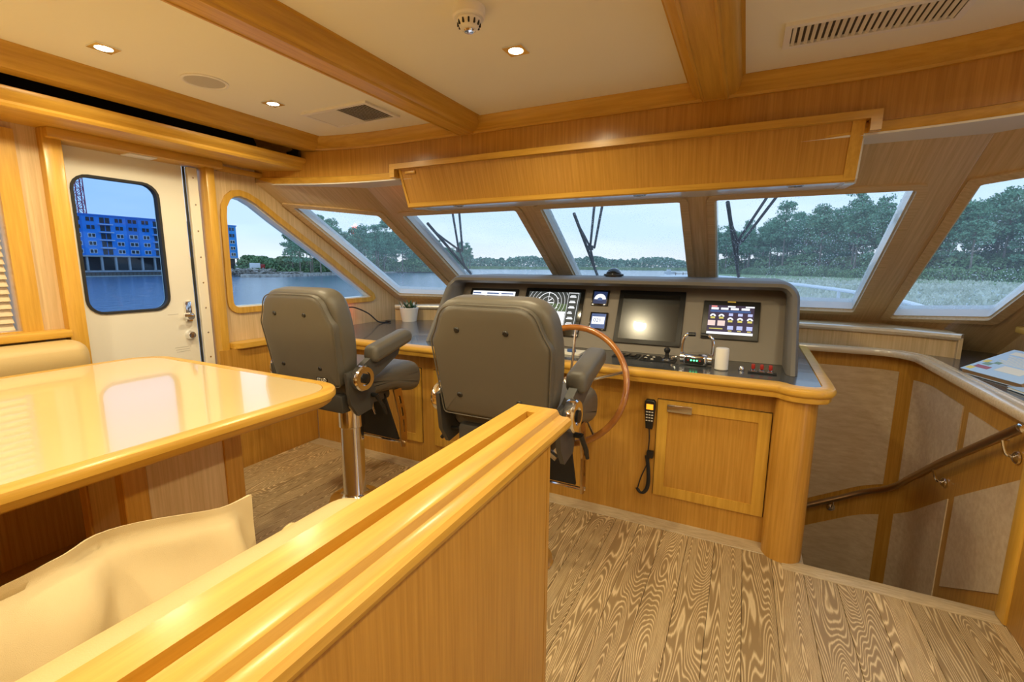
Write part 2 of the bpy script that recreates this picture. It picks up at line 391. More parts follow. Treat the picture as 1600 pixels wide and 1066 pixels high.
fascia.name = 'wall_front_upper'
struct(MB().sweep([(-.03, 2.255), (-.034, 2.247), (-.030, 2.235), (-.018, 2.215), (-.016, 2.19), (-.022, 2.172), (-.014, 2.163), (.01, 2.163), (.01, 2.255)], fpath).build('trim_3', 'trim_x'), 'cove moulding curving along the front edge of the ceiling', 'trim')
struct(MB().sweep([(-.010, 1.950), (-.012, 1.956), (-.010, 1.99), (0, 1.994), (.02, 1.994), (.02, 1.950)], fpath).build('trim_4', 'trim_x'), 'wooden rail along the lower edge of the curved fascia', 'trim')
so = [(p[0], p[1] - .008) for p in fpath if -3.09 < p[0] < 1.45]
o = MB().slab(so + [(1.46, 2.25), (.86, 2.67), (-2.5, 2.67), (-3.1, 2.25)], [], (0, 0, 1.942), (1, 0, 0), (0, 1, 0), 0, .01).build('trim_5', 'shelf_white', smooth=False)
struct(o, 'white underside strip below the curved fascia', 'trim')
# port soffit, black recess and valance shelf
def soff(mx):
    f = (lambda x: x) if mx == 0 else mirror
    pts = [(-2.645, 2.26), (-2.648, 2.244), (-2.662, 2.236), (-2.672, 2.215), (-2.678, 2.19), (-2.69, 2.172), (-2.70, 2.163), (-2.79, 2.163), (-2.79, 2.30), (-2.645, 2.30)]
    return MB().prism([(f(p[0]), AFT, p[1]) for p in pts], (0, 2.44 - AFT, 0))
struct(soff(0).build('trim_6', 'trim_y'), 'coved wooden soffit above the black recess on the door side', 'trim')
struct(soff(1).build('trim_7', 'trim_y'), 'coved wooden soffit along the stair side of the ceiling', 'trim')
struct(MB().box(PW, -2.79, AFT, 2.35, 2.285, 2.30).box(PW, PW + .012, AFT, 2.35, 2.10, 2.29).box(PW, -2.79, 2.33, 2.345, 2.10, 2.29).build('trim_8', 'void', smooth=False), 'black recess above the wooden valance shelf', 'recess')
vp = [(PW, 2.035), (-2.83, 2.035), (-2.815, 2.04), (-2.808, 2.052), (-2.812, 2.064), (-2.80, 2.078), (-2.785, 2.088), (-2.78, 2.10), (-2.782, 2.115), (-2.79, 2.118), (-2.81, 2.118), (-2.82, 2.10), (PW, 2.10)]
struct(MB().prism([(p[0], AFT, p[1]) for p in vp], (0, 2.395 - AFT, 0)).build('trim_9', 'trim_y'), 'moulded wooden valance shelf above the white door', 'trim')

# ---- port wall, door, windows
winA = [(1.976, 1.10), (1.982, 1.70), (1.990, 1.765), (2.014, 1.812), (2.045, 1.838), (2.085, 1.846), (2.137, 1.836), (2.205, 1.804), (2.346, 1.71), (2.732, 1.473), (3.20, 1.168), (3.30, 1.098)]
winA = round_poly(winA, [.05, 0, 0, 0, 0, 0, 0, 0, 0, 0, .03, .02])
doorH = [(1.155, -.05), (1.87, -.05), (1.87, 2.0), (1.155, 2.0)]
blindH = [(.15, 1.07), (.93, 1.07), (.93, 1.93), (.15, 1.93)]
crease = lambda z: 2.35 + (1.864 - z) / math.tan(R(32))
wp = [(AFT, -.05), (crease(.80), -.05), (crease(.80), .80), (crease(1.95), 1.95), (crease(1.95), 2.35), (AFT, 2.35)]
wpo = MB().slab(wp, [winA, doorH, blindH], (PW, 0, 0), (0, 1, 0), (0, 0, 1), -.10, 0).build('wall_port', 'pale_z', smooth=False)
struct(wpo, 'veneered wooden side wall holding the white door', 'wall')
def window(n, hole, P0, U, V, mats, label, fw=.045, glass='wet_glass', gd=.062, dep=.095, inner=.012, fm='pale_x', sgn=1):
    s_ = sgn
    e = empty('window_%d' % n, tuple(Vector(P0))); struct(e, label, 'window'); Z = (0, 0, 0)
    MB().slab(offs(hole, fw), [hole], Z, U, V, *( (-inner * s_, 0) )).build('window_frame', fm, e, ang=30)
    MB().slab(offs(hole, .002), [offs(hole, -.008)], Z, U, V, .012 * s_, dep * s_).build('window_liner', 'shelf_white', e, ang=30)
    MB().slab(offs(hole, -.006), [], Z, U, V, gd * s_, (gd + .006) * s_).build('window_pane', glass, e, smooth=False)
    return e
YZ = ((0, 1, 0), (0, 0, 1))
window(1, winA, (PW, 0, 0), *YZ, None, 'side window with rounded top corner beside the white door', glass='glass', fm='trim_z', sgn=-1, fw=.04)
# window with blind
wb = empty('window_2', (PW, 0, 0)); struct(wb, 'side window covered by pale slatted blind above the settee', 'window')
MB().slab(offs(blindH, .075), [blindH], (0, 0, 0), (0, 1, 0), (0, 0, 1), 0, .018).build('window_frame', 'trim_z', wb, smooth=False)
MB().rbox(0, .09, .0, 1.09, 1.025, 1.065, .01).build('window_sill', 'trim_y', wb)
MB().slab(blindH, [], (0, 0, 0), (0, 1, 0), (0, 0, 1), -.085, -.08).build('window_pane', 'glass', wb, smooth=False)
sl = None
for k in range(24):
    if sl is None: o = sl = MB().box(-.022, .022, .16, .92, -.0012, .0012).xf(Matrix.Rotation(R(55), 4, 'Y')).build('blind_slat', 'blind', wb, smooth=False)
    else: o = sl.copy(); C.objects.link(o); o.parent = wb
    o.location = (-.045, 0, 1.09 + k * .035)
MB().rbox(-.07, -.02, .155, .925, 1.895, 1.93, .004).build('blind_head_rail', 'white_plastic', wb)
# door
DX = PW - .055
dr = empty('door_1', (DX, 1.47, 0)); struct(dr, 'white side door with rounded window and chrome lock', 'door')
dwin = rrect(1.222, 1.612, 1.125, 1.845, [.07] * 4)
L = Matrix.Translation((0, -1.47, 0))
MB().slab([(1.165, .0), (1.765, .0), (1.765, 1.992), (1.165, 1.992)], [dwin], (0, 0, 0), *YZ, -.04, 0).xf(L).build('door_leaf', 'white_paint', dr, smooth=False)
MB().slab(offs(dwin, .012), [offs(dwin, -.002)], (0, 0, 0), *YZ, -.03, .006).xf(L).build('window_gasket', 'black_rubber', dr)
MB().slab(offs(dwin, 0), [], (0, 0, 0), *YZ, -.02, -.014).xf(L).build('window_pane', 'door_glass', dr, smooth=False)
hd = MB().rbox(0, .018, 1.695, 1.735, 1.03, 1.16, .006).xf(L).build('door_handle', 'chrome', dr)
MB().tube([(.018, 1.715, 1.075), (.05, 1.715, 1.075), (.052, 1.70, 1.075), (.052, 1.665, 1.075)], .009).xf(L).build('lever', 'chrome', hd)
MB().lathe([(0, .034), (.022, .034), (.028, .012), (.028, 0)], (.0, 0, 0), 'x').xf(Matrix.Translation((.002, 1.715 - 1.47, 1.065))).build('rosette', 'chrome', hd)
lk = MB().lathe([(0, .03), (.02, .03), (.028, .01), (.03, 0)], (0, 0, 0), 'x').xf(Matrix.Translation((0, 1.715 - 1.47, .945))).build('deadbolt', 'chrome', dr)
MB().rbox(.028, .042, -.004, .004, -.016, .016, .002, 1).xf(Matrix.Translation((0, 1.715 - 1.47, .945))).build('thumb_turn', 'chrome', lk)
dn = MB()
for q in range(3): dn.box(.0, .001, 1.62 + q * .004, 1.70 + q * .004, .872 - q * .014, .875 - q * .014)
dn.box(0, .001, 1.60, 1.66, 1.082, 1.085)
dn.xf(L).build('warning_print', 'grey_grille', dr, smooth=False)
# hinge strip with screws, jambs, head
hs = MB().rbox(DX + .0, DX + .03, 1.782, 1.842, 0, 1.985, .004, 1).build('trim_10', 'white_paint'); struct(hs, 'cream metal strip with screws beside the white door', 'door frame')
sc0 = None
for k in range(12):
    if sc0 is None: o = sc0 = MB().lathe([(0, .003), (.005, .002), (.006, 0)], (0, 0, 0), 'x', 8).build('screw', 'steel', hs)
    else: o = sc0.copy(); C.objects.link(o); o.parent = hs
    o.location = (DX + .03, 1.812, .14 + k * .162)
struct(MB().box(DX + .002, DX + .006, 1.766, 1.780, 0, 1.985).build('trim_11', 'black_rubber', smooth=False), 'black rubber seal down the edge of the white door', 'seal')
struct(MB().rbox(PW - .06, PW + .045, 1.852, 1.905, 0, 2.0, .006).build('trim_12', 'trim_z'), 'wooden jamb between the door and the rounded side window', 'door frame')
struct(MB().rbox(PW - .05, PW + .05, 1.09, 1.165, 0, 2.035, .006).build('trim_13', 'trim_z'), 'wooden jamb between the door and the settee window', 'door frame')
hm = MB().rbox(PW - .08, PW + .085, 1.10, 1.94, 1.988, 2.036, .006).build('trim_14', 'trim_y'); struct(hm, 'wooden head rail above the white door', 'door frame')
MB().rbox(PW - .03, PW + .06, 1.44, 1.58, 1.980, 1.990, .004).build('door_light', 'white_plastic', hm)
struct(MB().rbox(PW + .0, PW + .02, 1.94, 2.30, 1.985, 2.02, .006).build('trim_15', 'trim_y'), 'slim wooden rail above the rounded side window', 'trim')

# ---- windshield wall and angled corner walls
WP0, WU, WV = (0, 2.9, 1.79), (1, 0, 0), (0, ca, -sa)
def wh(a, b, s0=.03, s1=1.31): return round_poly([(a, s0), (b, s0), (b, s1), (a, s1)], .015, 2)
holes = [wh(-2.40, -1.43), wh(-1.25, -.37), wh(-.186, .705)]
o = MB().slab([(-2.5, -.30), (.86, -.30), (.86, 1.56), (-2.5, 1.56)], holes, WP0, WU, WV, 0, .09).build('wall_front', 'pale_s', smooth=False)
struct(o, 'raked wooden windshield wall with three panes', 'wall')
for n, hcoords, lab in ((3, holes[0], 'windshield pane between the angled door-side pane and the middle pane'), (4, holes[1], 'middle windshield pane above the round spoked wheel'), (5, holes[2], 'windshield pane above the engine display and white cylinder')):
    window(n, hcoords, WP0, WU, WV, None, lab, fw=.042)
BP0, BU = (-3.1, 2.35, 1.864), (.6, .43, 0)
bh = round_poly([(.09, .09), (.86, .165), (.86, 1.47), (.11, 1.43)], .02, 2)
bo = [(0, -.165), (1, -.165), (1, 1.92), (0, 1.92)]
o = MB().slab(bo, [bh], BP0, BU, WV, 0, .09).build('wall_port_front', 'pale_s', smooth=False); struct(o, 'angled wooden corner wall above the potted plant', 'wall')
def waff(n, hole, P0, U, lab, fwu=.07, fws=.045):
    e = empty('window_%d' % n, P0); struct(e, lab, 'window'); Z = (0, 0, 0)
    cx = sum(p[0] for p in hole) / len(hole); cy = sum(p[1] for p in hole) / len(hole)
    def sc(du, ds): return [(p[0] + (du if p[0] > cx else -du), p[1] + (ds if p[1] > cy else -ds)) for p in hole]
    MB().slab(sc(fwu, fws), [hole], Z, U, WV, -.012, 0).build('window_frame', 'pale_x', e, ang=30)
    MB().slab(sc(.003, .002), [sc(-.011, -.008)], Z, U, WV, .012, .095).build('window_liner', 'shelf_white', e, ang=30)
    MB().slab(sc(-.008, -.006), [], Z, U, WV, .062, .068).build('window_pane', 'wet_glass', e, smooth=False)
waff(6, bh, BP0, BU, 'angled corner pane above the potted plant')
SP0, SU = (.86, 2.78, 1.864), (.6, -.43, 0)
sh = round_poly([(.09, .165), (.86, .09), (.74, 1.43), (.10, 1.51)], .02, 2)
o = MB().slab(bo, [sh], SP0, SU, WV, 0, .09).build('wall_starboard_front', 'pale_s', smooth=False); struct(o, 'angled wooden corner wall above the curved stair ledge', 'wall')
waff(7, sh, SP0, SU, 'angled corner pane above the curved stair ledge')
# starboard wall and aft wall
d2 = empty('door_2', (SW + .13, .78, 0)); struct(d2, 'white side door slid open outside the stair-side wall', 'door')
MB().slab([(-.36, .0), (.34, .0), (.34, 1.99), (-.36, 1.99)], [rrect(-.22, .17, 1.125, 1.845, [.07] * 4)], (0, 0, 0), (0, 1, 0), (0, 0, 1), -.02, .02).build('door_leaf', 'white_paint', d2, smooth=False)
MB().slab(rrect(-.22, .17, 1.125, 1.845, [.07] * 4), [], (0, 0, 0), (0, 1, 0), (0, 0, 1), -.003, .003).build('window_pane', 'door_glass', d2, smooth=False)
for n_, y_ in ((21, 1.10), (22, 1.855)): struct(MB().rbox(SW - .05, SW + .04, y_, y_ + .06, .001, 2.03, .006).build('trim_%d' % n_, 'trim_z'), 'wooden jamb %s the open stair-side doorway' % ('aft of' if n_ == 21 else 'forward of'), 'door frame')
struct(MB().rbox(SW - .07, SW + .06, 1.10, 1.915, 2.0, 2.045, .006).build('trim_23', 'trim_y'), 'wooden head rail above the open stair-side doorway', 'door frame')
sw = [(AFT, -.05), (2.2, -.05), (2.2, .82), (crease(.80), .80), (crease(1.95), 1.95), (crease(1.95), 2.35), (AFT, 2.35)]
o = MB().slab(sw, [winA, [(1.155, 0), (1.87, 0), (1.87, 2.0), (1.155, 2.0)]], (SW, 0, 0), (0, 1, 0), (0, 0, 1), 0, .10).build('wall_starboard', 'pale_z', smooth=False); struct(o, 'veneered wooden side wall on the stair side', 'wall')
window(8, winA, (SW, 0, 0), *YZ, None, 'rounded side window above the stair ledge', glass='glass', fm='trim_z')
struct(MB().box(PW - .1, SW + .1, AFT - .1, AFT, -.05, 2.35).build('wall_aft', 'wood_z', smooth=False), 'wooden bulkhead behind the settee', 'wall')
struct(MB().rbox(1.36, SW, 3.30, 3.52, 1.05, 1.085, .006).build('trim_16', 'trim_y'), 'small wooden corner trim above the books', 'trim')

# ---- sill shelf, riser
sillf = [(-3.0, 3.50), (-2.84, 3.62), (-2.3, 3.83), (-2.0, 3.86), (.30, 3.86), (.62, 3.82), (.95, 3.74), (1.18, 3.62)]
so = sillf + [(1.30, 3.70), (.90, 4.10), (.86, 4.20), (-2.5, 4.20), (-3.05, 3.82)]
o = MB().slab([(p[0], p[1] + .02) for p in sillf] + [(1.18, 3.93), (.86, 4.20), (-2.5, 4.20), (-3.05, 3.82)], [], (0, 0, .99), (1, 0, 0), (0, 1, 0), 0, .02).build('trim_17', 'pale_x', smooth=False)
struct(o, 'wooden sill shelf under the windshield panes', 'window sill')
struct(MB().sweep([(0, .855), (.02, .855), (.02, .99), (0, .99)], [(p[0], p[1], 0) for p in sillf]).box(1.16, 1.18, 3.60, 3.8, .855, .99).build('wall_front_lower', 'pale_z'), 'low wooden riser between counter and windshield sill', 'wall')
struct(MB().sweep([(-.03, .985), (-.034, .995), (-.03, 1.008), (-.02, 1.014), (.03, 1.014), (.03, .975), (-.02, .975)], [(p[0], p[1], 0) for p in sillf]).build('trim_18', 'rim_wood'), 'rounded nosing of the windshield sill shelf', 'trim')

# ---- stairwell
def stair_pt(t, off=0.):
    # plan curve of the stair wall; off is towards the opening
    r = .28
    if t < .40: return Vector((.38 + t, 3.80 - off, 0))
    L_ = r * PI / 2
    if t < .40 + L_:
        a = (t - .40) / r; return Vector((.78 + (r - off) * math.sin(a), 3.52 + (r - off) * math.cos(a), 0))
    return Vector((1.06 - off, 3.52 - (t - .40 - L_), 0))
TEND = .84 + 1.16
ts = [k * .05 for k in range(40)] + [TEND]
w_ = MB()
for i in range(len(ts)):
    p, q = stair_pt(ts[i]), stair_pt(ts[i], -.03)
    w_.v += [Vector((p.x, p.y, -1.7)), Vector((p.x, p.y, .845)), Vector((q.x, q.y, .845)), Vector((q.x, q.y, -1.7))]
    if i: a = 4 * (i - 1); b = 4 * i; w_.f += [(a + k, a + (k + 1) % 4, b + (k + 1) % 4, b + k) for k in range(4)]
w_.f += [(0, 1, 2, 3), tuple(range(4 * len(ts) - 4, 4 * len(ts)))[::-1]]
stw = struct(w_.build('wall_stairwell', 'wood_z'), 'curved wooden stairwell wall with pale veneer panels', 'wall')
def stair_panel(t0, t1, top, bot):
    m = MB(); n = max(2, int((t1 - t0) / .05)); 
    for i in range(n + 1):
        t = t0 + (t1 - t0) * i / n; za, zb = top(t), bot(t)
        for of in (.0005, .006):
            p = stair_pt(t, of); m.v += [Vector((p.x, p.y, zb)), Vector((p.x, p.y, za))]
        if i:
            a, b = 4 * (i - 1), 4 * i
            m.f += [(a + 2, a + 3, b + 3, b + 2), (a + 1, a + 3, b + 3, b + 1), (a, a + 2, b + 2, b), (a, a + 1, b + 1, b)]
    e = 4 * n; m.f += [(0, 1, 3, 2), (e, e + 1, e + 3, e + 2)]
    return m.build('veneer_panel', 'burl', stw)
# hand rail line as a function of t
def lerp(pts):
    def f(t):
        for (a, za), (b, zb) in zip(pts, pts[1:]):
            if t <= b: return za + (zb - za) * (t - a) / (b - a)
        return pts[-1][1]
    return f
rz = lerp([(-.2, -.46), (.0, -.38), (.16, -.29), (.45, -.13), (.62, -.05), (.84, .10), (1.30, .40), (1.96, .80), (2.3, 1.0)])
top = lambda t: .735
up = lambda t: rz(t) + .03
lo = lambda t: rz(t) - .19
stair_panel(.12, .575, top, up); stair_panel(.02, .575, lo, lambda t: -1.45)
stair_panel(.665, 1.27, lambda t: .70, up); stair_panel(.665, 1.27, lo, lambda t: -.9)
stair_panel(1.345, 1.74, lambda t: .69, lambda t: min(rz(t) + .03, .68)); stair_panel(1.345, 1.90, lo, lambda t: rz(t) - .70)
# inner side of the stairwell under the console, stairs below
struct(MB().box(.335, .350, 2.48, 3.83, -1.7, .82).build('wall_stairwell_inner', 'wood_z', smooth=False), 'plain wooden side of the console facing the stairwell', 'wall')
stp = None
for k in range(5):
    o = MB().rbox(.38, 1.05, 2.43 + .25 * k, 2.70 + .25 * k, -.24 - .22 * k, -.20 - .22 * k, .008).build('stair_tread', 'floor_border')
    if stp is None: stp = o; struct(o, 'oak treads of the stairs going down beside the console', 'stairs'); o.name = 'floor_stairs'
    else: o.parent = stp
struct(MB().box(.38, 1.06, 2.40, 2.43, -1.7, -.05).box(.36, 1.07, 2.40, 3.83, -1.72, -1.70).build('wall_stairwell_aft', 'wood_z', smooth=False), 'wooden riser below the floor edge of the stairs', 'wall')
struct(MB().rbox(1.03, SW, 1.93, 2.335, 0, .85, .008).build('wall_starboard_lower', 'wood_z'), 'wooden cabinet front below the ledge at the stair head', 'wall')
struct(MB().rbox(1.02, 1.10, 2.33, 2.41, 0, .85, .012).build('trim_19', 'trim_z'), 'wooden end post at the head of the stairs', 'post')
# ledge
inner = [stair_pt(t, .06) for t in ts if t > .02]
inner = [(p.x, p.y) for p in inner] + [(1.0, 2.1), (1.0, 1.93)]
ledge = struct(MB().slab([(.36, 3.88)] + [(.37, 3.74)] + inner + [(SW, 1.93), (SW, 4.02), (1.19, 4.15), (1.19, 3.66), (.9, 3.80)], [], (0, 0, .845), (1, 0, 0), (0, 1, 0), 0, .022).build('trim_20', 'laminate', smooth=False), 'dark curved ledge around the stairwell', 'ledge')
prof = [(-.04, .838), (-.046, .848), (-.046, .868), (-.040, .878), (-.020, .8815), (.0, .8795), (.003, .874), (.012, .874), (.015, .8795), (.032, .879), (.036, .87), (.036, .84)]
MB().sweep([(p[0] - .0, p[1]) for p in prof], [(q[0], q[1], 0) for q in [(.37, 3.74)] + inner]).build('rim_moulding', 'rim_wood', ledge)

# ================================================================== HELM CONSOLE
con = empty('helm_console', (X0, 2.53, 0), 0, 'long wooden helm console with grey hooded dashboard and dark worktop', 'console')
CT = Matrix.Translation((-X0, -2.53, 0))
def cb(m, name, mat, parent=con, **k): return m.xf(CT).build(name, mat, parent, **k)
cb(MB().box(-3.0, .262, 2.53, 2.56, 0, .845), 'front_panel', 'wood_z', smooth=False)
cb(MB().lathe([(0, 0), (.086, 0), (.086, .83), (0, .83)], (.262, 2.475, 0), 'z', 32).box(.20, .262, 2.47, 2.54, 0, .83).box(.262, .348, 2.475, 2.6, 0, .83), 'corner_post', 'wood_z')
cb(MB().slab([(-3.09, 2.44), (.19, 2.44), (.25, 2.40), (.33, 2.40), (.362, 2.45), (.375, 3.74), (.36, 3.88), (-2.1, 3.88), (-2.86, 3.64), (-3.09, 3.50)], [], (0, 0, .835), (1, 0, 0), (0, 1, 0), 0, .030), 'worktop', 'laminate', smooth=False)
npth = [(-3.0, 2.44), (.175, 2.44), (.20, 2.425), (.215, 2.405), (.24, 2.39), (.28, 2.385), (.325, 2.39), (.355, 2.41), (.368, 2.445), (.372, 2.6), (.385, 3.70)]
nose = [(-.020, .800), (-.023, .806), (-.024, .824), (-.030, .828), (-.037, .836), (-.039, .850), (-.034, .862), (-.022, .869), (.016, .870), (.020, .864), (.020, .800)]
cb(MB().sweep(nose, [(p[0], p[1], 0) for p in npth]), 'worktop_nosing', 'trim_x')
def cab_door(x0, x1, z0, z1, hx=0):
    d = cb(MB().slab([(x0, z0), (x1, z0), (x1, z1), (x0, z1)], [[(x0 + .055, z0 + .055), (x1 - .055, z0 + .055), (x1 - .055, z1 - .055), (x0 + .055, z1 - .055)]], (0, 2.53, 0), (1, 0, 0), (0, 0, 1), -.004, .010), 'cabinet_door', 'trim_z', smooth=False)
    # raised frame, recessed veneer panel, flat handle
    cb(MB().box(x0 + .05, x1 - .05, 2.526, 2.5295, z0 + .05, z1 - .05), 'door_panel', 'wood_z', d, smooth=False)
    cb(MB().slab([(x0 - .004, z0 - .004), (x1 + .004, z0 - .004), (x1 + .004, z1 + .004), (x0 - .004, z1 + .004)], [[(x0 - .001, z0 - .001), (x1 + .001, z0 - .001), (x1 + .001, z1 + .001), (x0 - .001, z1 + .001)]], (0, 2.53, 0), (1, 0, 0), (0, 0, 1), 0, .001), 'door_gap', 'void', d, smooth=False)
    cb(MB().rbox(x0 + .05 + hx, x0 + .175 + hx, 2.506, 2.521, z1 - .058, z1 - .018, .003), 'door_handle', 'steel', d)
cab_door(-.368, .172, .145, .690); cab_door(-1.845, -1.30, .155, .690); cab_door(-2.50, -1.955, .155, .690)
# side cabinet on the door side
sc = empty('side_cabinet', (-3.05, 2.1, 0), 0, 'low wooden side cabinet with rounded ledge under the side window', 'cabinet')
ST = Matrix.Translation((3.05, -2.1, 0))
def sb(m, name, mat, parent=sc, **k): return m.xf(ST).build(name, mat, parent, **k)
sb(MB().box(-3.095, -3.005, 1.93, 2.53, 0, .835), 'body', 'wood_z', smooth=False)
sb(MB().box(-3.01, -3.003, 1.80, 2.528, .0, .835).box(-3.095, -3.01, 1.91, 1.93, 0, .835), 'side_panel', 'wood_z', smooth=False)
sb(MB().slab(round_poly([(-3.095, 1.905), (-2.975, 1.905), (-2.975, 2.46), (-3.095, 2.46)], [0, .06, 0, 0]), [], (0, 0, .835), (1, 0, 0), (0, 1, 0), 0, .035), 'ledge', 'trim_y')
# dashboard
FB, FSL = 2.90, .50
D = Vector((0, FSL, 1)).normalized(); NRM = Vector((0, -1, FSL)).normalized(); FO = Vector((0, FB, .87))
cb(MB().prism([(-1.96, FB, .866), (-1.96, FB + .5 * .40, 1.27), (-1.96, 3.32, 1.27), (-1.96, 3.36, .866)], (2.21, 0, 0)), 'dash_panel', 'dash_panel', smooth=False)
out = [(-1.995, .866)] + rrect(-1.995, .275, .5, 1.325, [0, .10, .10, 0], 8)[9:-9] + [(.275, .866)]
arc = []
for a0, cx in ((180, -1.895), (90, .175)):
    for k in range(9): a = R(a0 - 90 * k / 8); arc.append((cx + .10 * math.cos(a), 1.225 + .10 * math.sin(a)))
out = [(-1.995, .866)] + arc + [(.275, .866)]
def rimy(z): return 2.62 + (z - .87) * .70
h_ = MB(); n = len(out); TH = .055
inn = []
for i, p in enumerate(out):
    a = Vector(out[max(i - 1, 0)]); b = Vector(out[min(i + 1, n - 1)]); t = (b - a).normalized(); nn = Vector((t.y, -t.x)); inn.append((p[0] + nn.x * TH, p[1] + nn.y * TH))
inn[0] = (inn[0][0], .866); inn[-1] = (inn[-1][0], .866)
K = 8
for o_, i_ in zip(out, inn):
    o_ = Vector(o_); i_ = Vector(i_); yr = rimy(min(o_.y, 1.30)); ring = []
    for (u, dy) in ((0, .62), (0, .06), (.10, .025), (.30, .003), (.65, .003), (.92, .03), (1, .07), (1, .34)):
        q = o_.lerp(i_, u); ring.append(Vector((q.x, yr + dy, q.y)))
    h_.v += ring
for i in range(n - 1): h_.f += [(i * K + k, i * K + (k + 1) % K, (i + 1) * K + (k + 1) % K, (i + 1) * K + k) for k in range(K)]
h_.f += [list(range(K)), list(range((n - 1) * K, n * K))]
cb(h_, 'dash_hood', 'dash_leather', ang=50)

def onface(px, py):
    d = ray(px, py); t = (FO - CAM).dot(NRM) / d.dot(NRM); p = CAM + d * t; return p.x, (p - FO).dot(D)
def face_thing(name, label, cat, x, s, parent=None, group=None):
    e = empty(name, (0, 0, 0), 0, label, cat, group); p = FO + Vector((x, 0, 0)) + D * s
    e.matrix_world = Matrix(((1, D.x, NRM.x, p.x), (0, D.y, NRM.y, p.y), (0, D.z, NRM.z, p.z), (0, 0, 0, 1))); return e
def flat(poly, z0=.0145, z1=.015, m=None):
    m = m or MB(); return m.prism([(p[0], p[1], z0) for p in poly], (0, 0, z1 - z0))
def rect(x0, x1, y0, y1): return [(x0, y0), (x1, y0), (x1, y1), (x0, y1)]
def ring2(cx, cy, r, wd, a0=0, a1=360, n=40, z=.0146):
    m = MB(); 
    for k in range(n + 1):
        a = R(a0 + (a1 - a0) * k / n)
        for rr in (r - wd / 2, r + wd / 2):
            m.v.append(Vector((cx + rr * math.cos(a), cy + rr * math.sin(a), z)))
        if k: m.f.append((2 * k - 2, 2 * k - 1, 2 * k + 1, 2 * k))
    return m
def clip(m, x0, x1, y0, y1):
    keep = [f for f in m.f if all(x0 <= m.v[i].x <= x1 and y0 <= m.v[i].y <= y1 for i in f)]; m.f = keep; return m
def frame_disp(e, wd, ht, bez, frame='black_gloss', scr='scr_dark', sz=.0135, bot=None):
    bot = bez if bot is None else bot
    MB().rbox(-wd / 2, wd / 2, -ht / 2, ht / 2, 0, .013, .004).build('bezel', frame, e)
    return flat(rect(-wd / 2 + bez, wd / 2 - bez, -ht / 2 + bot, ht / 2 - bez), .0125, .0138).build('screen', scr, e, smooth=False)
def quad(pts):
    q = [onface(*p) for p in pts]; x0 = (q[0][0] + q[3][0]) / 2; x1 = (q[1][0] + q[2][0]) / 2; s1 = (q[0][1] + q[1][1]) / 2; s0 = (q[2][1] + q[3][1]) / 2
    return (x0 + x1) / 2, (s0 + s1) / 2, x1 - x0, s1 - s0
# radar / chart display
cx, cs, wd, ht = quad([(830, 449), (918, 455), (905, 530), (826, 520)])
wd = .44; cx = onface(918, 455)[0] - wd / 2 - .01
e = face_thing('radar_display', 'glowing radar and chart display above the round spoked wheel', 'display', cx, cs)
frame_disp(e, wd, ht, .028, bot=.05)
x0, x1, y0, y1 = -wd / 2 + .028, wd / 2 - .028, -ht / 2 + .05, ht / 2 - .028
xc = x1 - .085; ym = y0 + (y1 - y0) * .47; rx = x0 + (xc - x0) * .52; ry = ym + (y1 - ym) * .42
flat(rect(rx + .02, xc, ym, ym + .055), .0138, .0141).build('radar_shade', 'scr_green', e, smooth=False)
m = MB()
for k, r in enumerate((.045, .075, .10, .125, .15, .175)):
    q = clip(ring2(rx, ry, r, .0042 if k == 1 else .0022, n=90), x0, xc - .002, ym, y1); m.add(q.v, q.f)
flat(rect(rx - .045, rx + .045, ry - .003, ry + .003), m=m); flat(rect(rx - .0015, rx + .0015, ym, y1), m=m)
for a in range(0, 360, 30): flat(rect(rx + .084 * math.cos(R(a)) - .003, rx + .084 * math.cos(R(a)) + .003, ry + .07 * math.sin(R(a)) - .003, ry + .07 * math.sin(R(a)) + .003), m=m)
flat([(rx - .012, ym), (rx + .006, ym), (rx - .001, ry)], m=m); flat([(rx + .008, ry + .012), (rx + .03, ry + .03), (rx + .026, ry + .034), (rx + .004, ry + .017)], m=m)
m.build('radar_rings', 'scr_white', e, smooth=False)
flat(rect(rx - .012, xc - .004, y0, ym - .002), .0138, .0142).build('chart_window', 'scr_white', e, smooth=False)
flat(rect(x0, rx - .014, y0, ym - .03), .0138, .0142).build('chart_inset', 'scr_teal', e, smooth=False)
flat(rect(x0, rx - .014, ym - .028, ym), .0138, .0142).build('chart_header', 'scr_lav', e, smooth=False)
m = MB()
for (a, b, c_, d_) in ((xc, x1 - .012, y1 - .006, y1 - .003), (xc, xc + .002, y0, y1 - .003), (x1 - .014, x1 - .012, y0, y1 - .003)): flat(rect(a, b, c_, d_), m=m)
for k in range(6):
    yy = y1 - .03 - k * (y1 - y0 - .03) / 6
    wds = (.045, .045, .045, .034, .045, .05)[k]
    flat(rect(xc + .012, xc + .012 + wds, yy - .008, yy), m=m); flat(rect(xc + .018, xc + .006 + wds, yy + .003, yy + .008), m=m)
m.build('data_column', 'scr_white', e, smooth=False)
# left display, mostly behind the chair
cx, cs, wd, ht = quad([(733, 452), (810, 455), (800, 520), (728, 512)])
e = face_thing('chart_display', 'flat display with pale menu bars behind the round wheel chair back', 'display', cx, cs + .012)
wd, ht = .40, .31; frame_disp(e, wd, ht, .022, frame='black', scr='scr_white')
m = MB()
for k in range(3):
    for j in range(3): flat(rect(-.175 + j * .12, -.175 + j * .12 + (.10 if (j + k) % 3 else .07), ht / 2 - .045 - k * .02, ht / 2 - .035 - k * .02), .0139, .0142, m)
flat(rect(-.178, .178, -.13, -.06), .0139, .0142, m); m.build('menu_bars', 'scr_blue', e, smooth=False)
